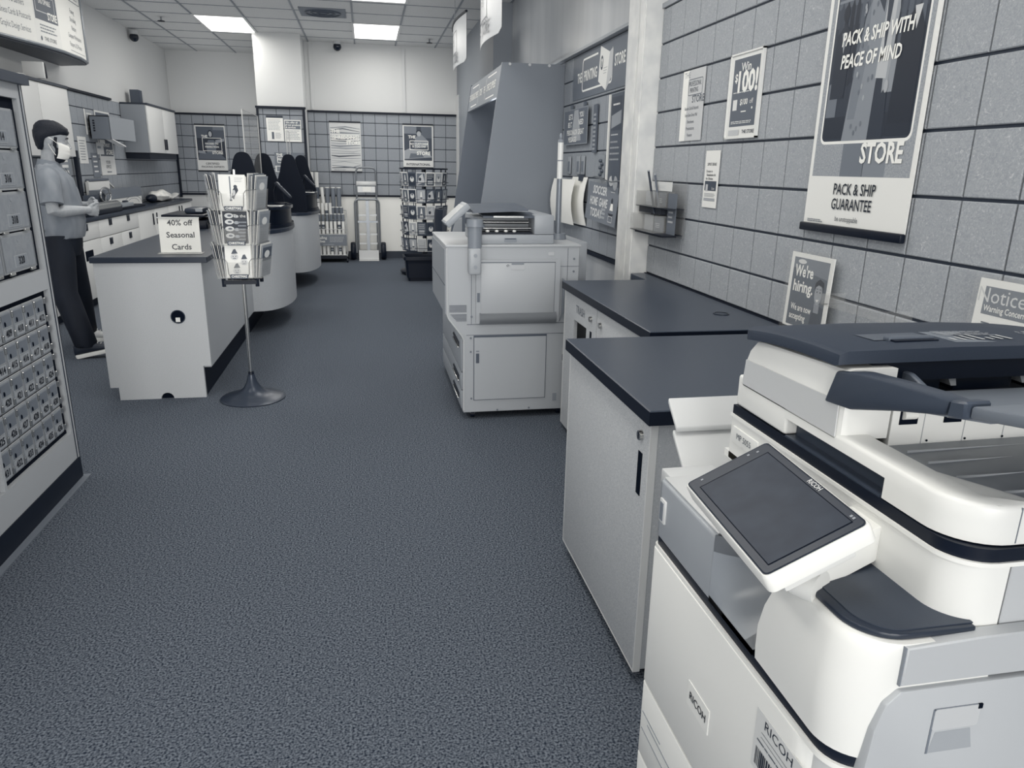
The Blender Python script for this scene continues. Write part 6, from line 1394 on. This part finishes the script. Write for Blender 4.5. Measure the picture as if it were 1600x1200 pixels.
# mask with three pleats and ear loops
rows = []
for j in range(15):
    v = j / 14; z = 1.518 + .116 * v; pl = .004 * abs(math.sin(v * PI * 4))
    row = []
    for i in range(17):
        a = (i / 16 - .5) * 2 * 1.22
        ff = .126 + .008 * math.sin(PI * min(1, v * .95 + .1)) - .022 * max(0, v - .82) / .18 - .010 * max(0, .25 - v) * 4
        f = ff * math.cos(a) ** .75 - .004; s_ = .078 * math.sin(a) * (.92 + .08 * v)
        row.append(Hd(f + pl * math.cos(a), s_, z))
    rows.append(row)
mk = MB().m(mat(.93, .6, key='mask')); mk.loft([r + [p_ - FV * .003 for p_ in r[::-1]] for r in rows]); mo = mk.build('face_mask', None, per, smooth=60)
for sg in (-1, 1):
    MB().m(mat(.95, .5)).tube([Hd(.040, sg * .076, 1.628), Hd(.015, sg * .083, 1.645), Hd(-.012, sg * .090, 1.655)], .0022, 6).tube([Hd(.040, sg * .074, 1.538), Hd(.010, sg * .081, 1.575), Hd(-.014, sg * .088, 1.612)], .0022, 6).build('ear_loop', None, mo)
# polo shirt
sh = MB().m(SHIRT)
def fold(r, k):
    out = []
    for i, p_ in enumerate(r):
        a = 2 * PI * i / len(r); c = P(.0, 0, p_.z)
        out.append(p_ + (p_ - c).normalized() * (.006 * math.sin(a * 7 + k * 1.3) + .004 * math.sin(a * 11 - k * 2.1)))
    return out
SR = [(.005, .915, .148, .192), (.008, .93, .152, .196), (.015, .98, .156, .195), (.022, 1.05, .162, .192), (.022, 1.12, .158, .190), (.016, 1.20, .150, .192), (.010, 1.28, .143, .198), (.002, 1.35, .132, .204), (-.008, 1.40, .112, .196), (-.014, 1.43, .094, .160), (-.016, 1.455, .078, .105), (-.012, 1.472, .068, .076)]
sh.loft([[P(.005 + .140 * math.cos(t_), .184 * math.sin(t_), .915) for t_ in [2 * PI * i / 40 for i in range(40)]]] + [fold([P(f + a * math.cos(t_), b_ * math.sin(t_), z) for t_ in [2 * PI * i / 40 for i in range(40)]], k) for k, (f, z, a, b_) in enumerate(SR)], caps=False)
for sg, S_, E_ in ((-1, SHN, ELN), (1, SHF, ELF)):
    e_ = S_.lerp(E_, .78)
    top = S_ + LV * (-sg * .05) + Vector((0, 0, .02))
    sh.tube([top, S_ + Vector((0, 0, .005)), S_.lerp(E_, .25), S_.lerp(E_, .5), e_, e_ - (E_ - S_).normalized() * .004], [.060, .075, .077, .076, .078, .066], 20)
so = sh.build('polo_shirt', None, per, smooth=70)
cl = MB().m(mat(.46, .8, key='collar'))
cl.loft([[P(-.012 + a * math.cos(t_), b_ * math.sin(t_), z + .012 * math.cos(t_) * -1) for t_ in [2 * PI * i / 24 for i in range(24)]] for a, b_, z in ((.092, .098, 1.435), (.082, .086, 1.452), (.070, .074, 1.490), (.066, .070, 1.492), (.066, .070, 1.450))], caps=False)
cl.build('collar', None, so, smooth=60)
MB().m(mat(.34, .7)).prism([P(.145, -.012, 1.30), P(.145, .012, 1.30), P(.090, .012, 1.435), P(.090, -.012, 1.435)], FV * .006).build('placket', None, so)
# trousers
tr = MB().m(TROU)
tr.loft([ell_ring(f, z, a, b_, 28) for f, z, a, b_ in ((.01, .99, .128, .172), (.01, .92, .134, .178), (.0, .84, .136, .184), (-.005, .78, .120, .178))])
for h_, k_, a_, w in ((HN, KN, AN, 1.0), (HF, KF, AF, 1.0)):
    tr.tube([h_ + Vector((0, 0, .02)), h_.lerp(k_, .35), h_.lerp(k_, .7), k_, k_.lerp(a_, .35), k_.lerp(a_, .7), a_ + Vector((0, 0, .0)), a_ + Vector((0, 0, -.015))], [.112, .106, .096, .090, .088, .084, .082, .074], 20)
tr = tr.build('trousers', None, per, smooth=70)
MB().m(mat(.14, .4)).loft([ell_ring(.01, z, .135, .180, 28) for z in (.925, .955)], caps=False).build('belt', None, tr)
MB().m(CHROME).ball(P(-.11, -.125, .975), .008, .010, .012).build('belt_clip', None, tr)
# shoes: near one rocked back on its heel, far one flat
def shoe(ank, pitch, yaw, upper, name_l):
    R_ = Matrix.Rotation(yaw, 3, 'Z') @ Matrix(((FV.x, LV.x, 0), (FV.y, LV.y, 0), (0, 0, 1))) @ Matrix.Rotation(-pitch, 3, 'Y')
    base = Vector((ank.x, ank.y, 0)); piv = Vector((-.06, 0, 0))
    def Q(f, s, z): return base + Matrix(((FV.x, LV.x, 0), (FV.y, LV.y, 0), (0, 0, 1))) @ piv + R_ @ (Vector((f, s, z)) - piv)
    def rg(f, w, z0, z1, n=14): return [Q(f, w * math.cos(t_), max(z0, (z0 + z1) / 2 + (z1 - z0) / 2 * math.sin(t_)) if math.sin(t_) < 0 else (z0 + z1) / 2 + (z1 - z0) / 2 * math.sin(t_)) for t_ in [2 * PI * i / n for i in range(n)]]
    q = MB().m(upper); q.loft([rg(f, w, .02, z) for f, w, z in ((-.078, .020, .07), (-.07, .032, .105), (-.03, .040, .125), (.02, .042, .120), (.07, .043, .098), (.12, .047, .075), (.165, .046, .062), (.195, .034, .052), (.210, .014, .040))])
    o = q.build('shoe', None, per, smooth=60)
    q = MB().m(mat(.92, .5, key='sole')); n = 16
    out = [(.0, -.082), (.030, -.07), (.038, -.03), (.036, .03), (.046, .09), (.050, .14), (.044, .185), (.022, .215), (.0, .222)]
    pl = [(f, s) for s, f in out] + [(f, -s) for s, f in out[-2:0:-1]]
    q.loft([[Q(f * k, s * k, z) for f, s in pl] for z, k in ((0.0, .97), (.006, 1.0), (.026, 1.0), (.030, .97))]); q.build('sole', None, o)
    q = MB().m(mat(.85, .6)); [q.tube([Q(.06 + .022 * k, -.022, .108 - .010 * k), Q(.06 + .022 * k, 0, .116 - .011 * k), Q(.06 + .022 * k, .022, .108 - .010 * k)], .0028, 5) for k in range(4)]; q.build('laces', None, o)
shoe(AN, math.radians(11), math.radians(-12), mat(.10, .6, key='shoe_dark'), 'near')
shoe(AF, 0.0, math.radians(-8), mat(.80, .6, key='shoe_light'), 'far')
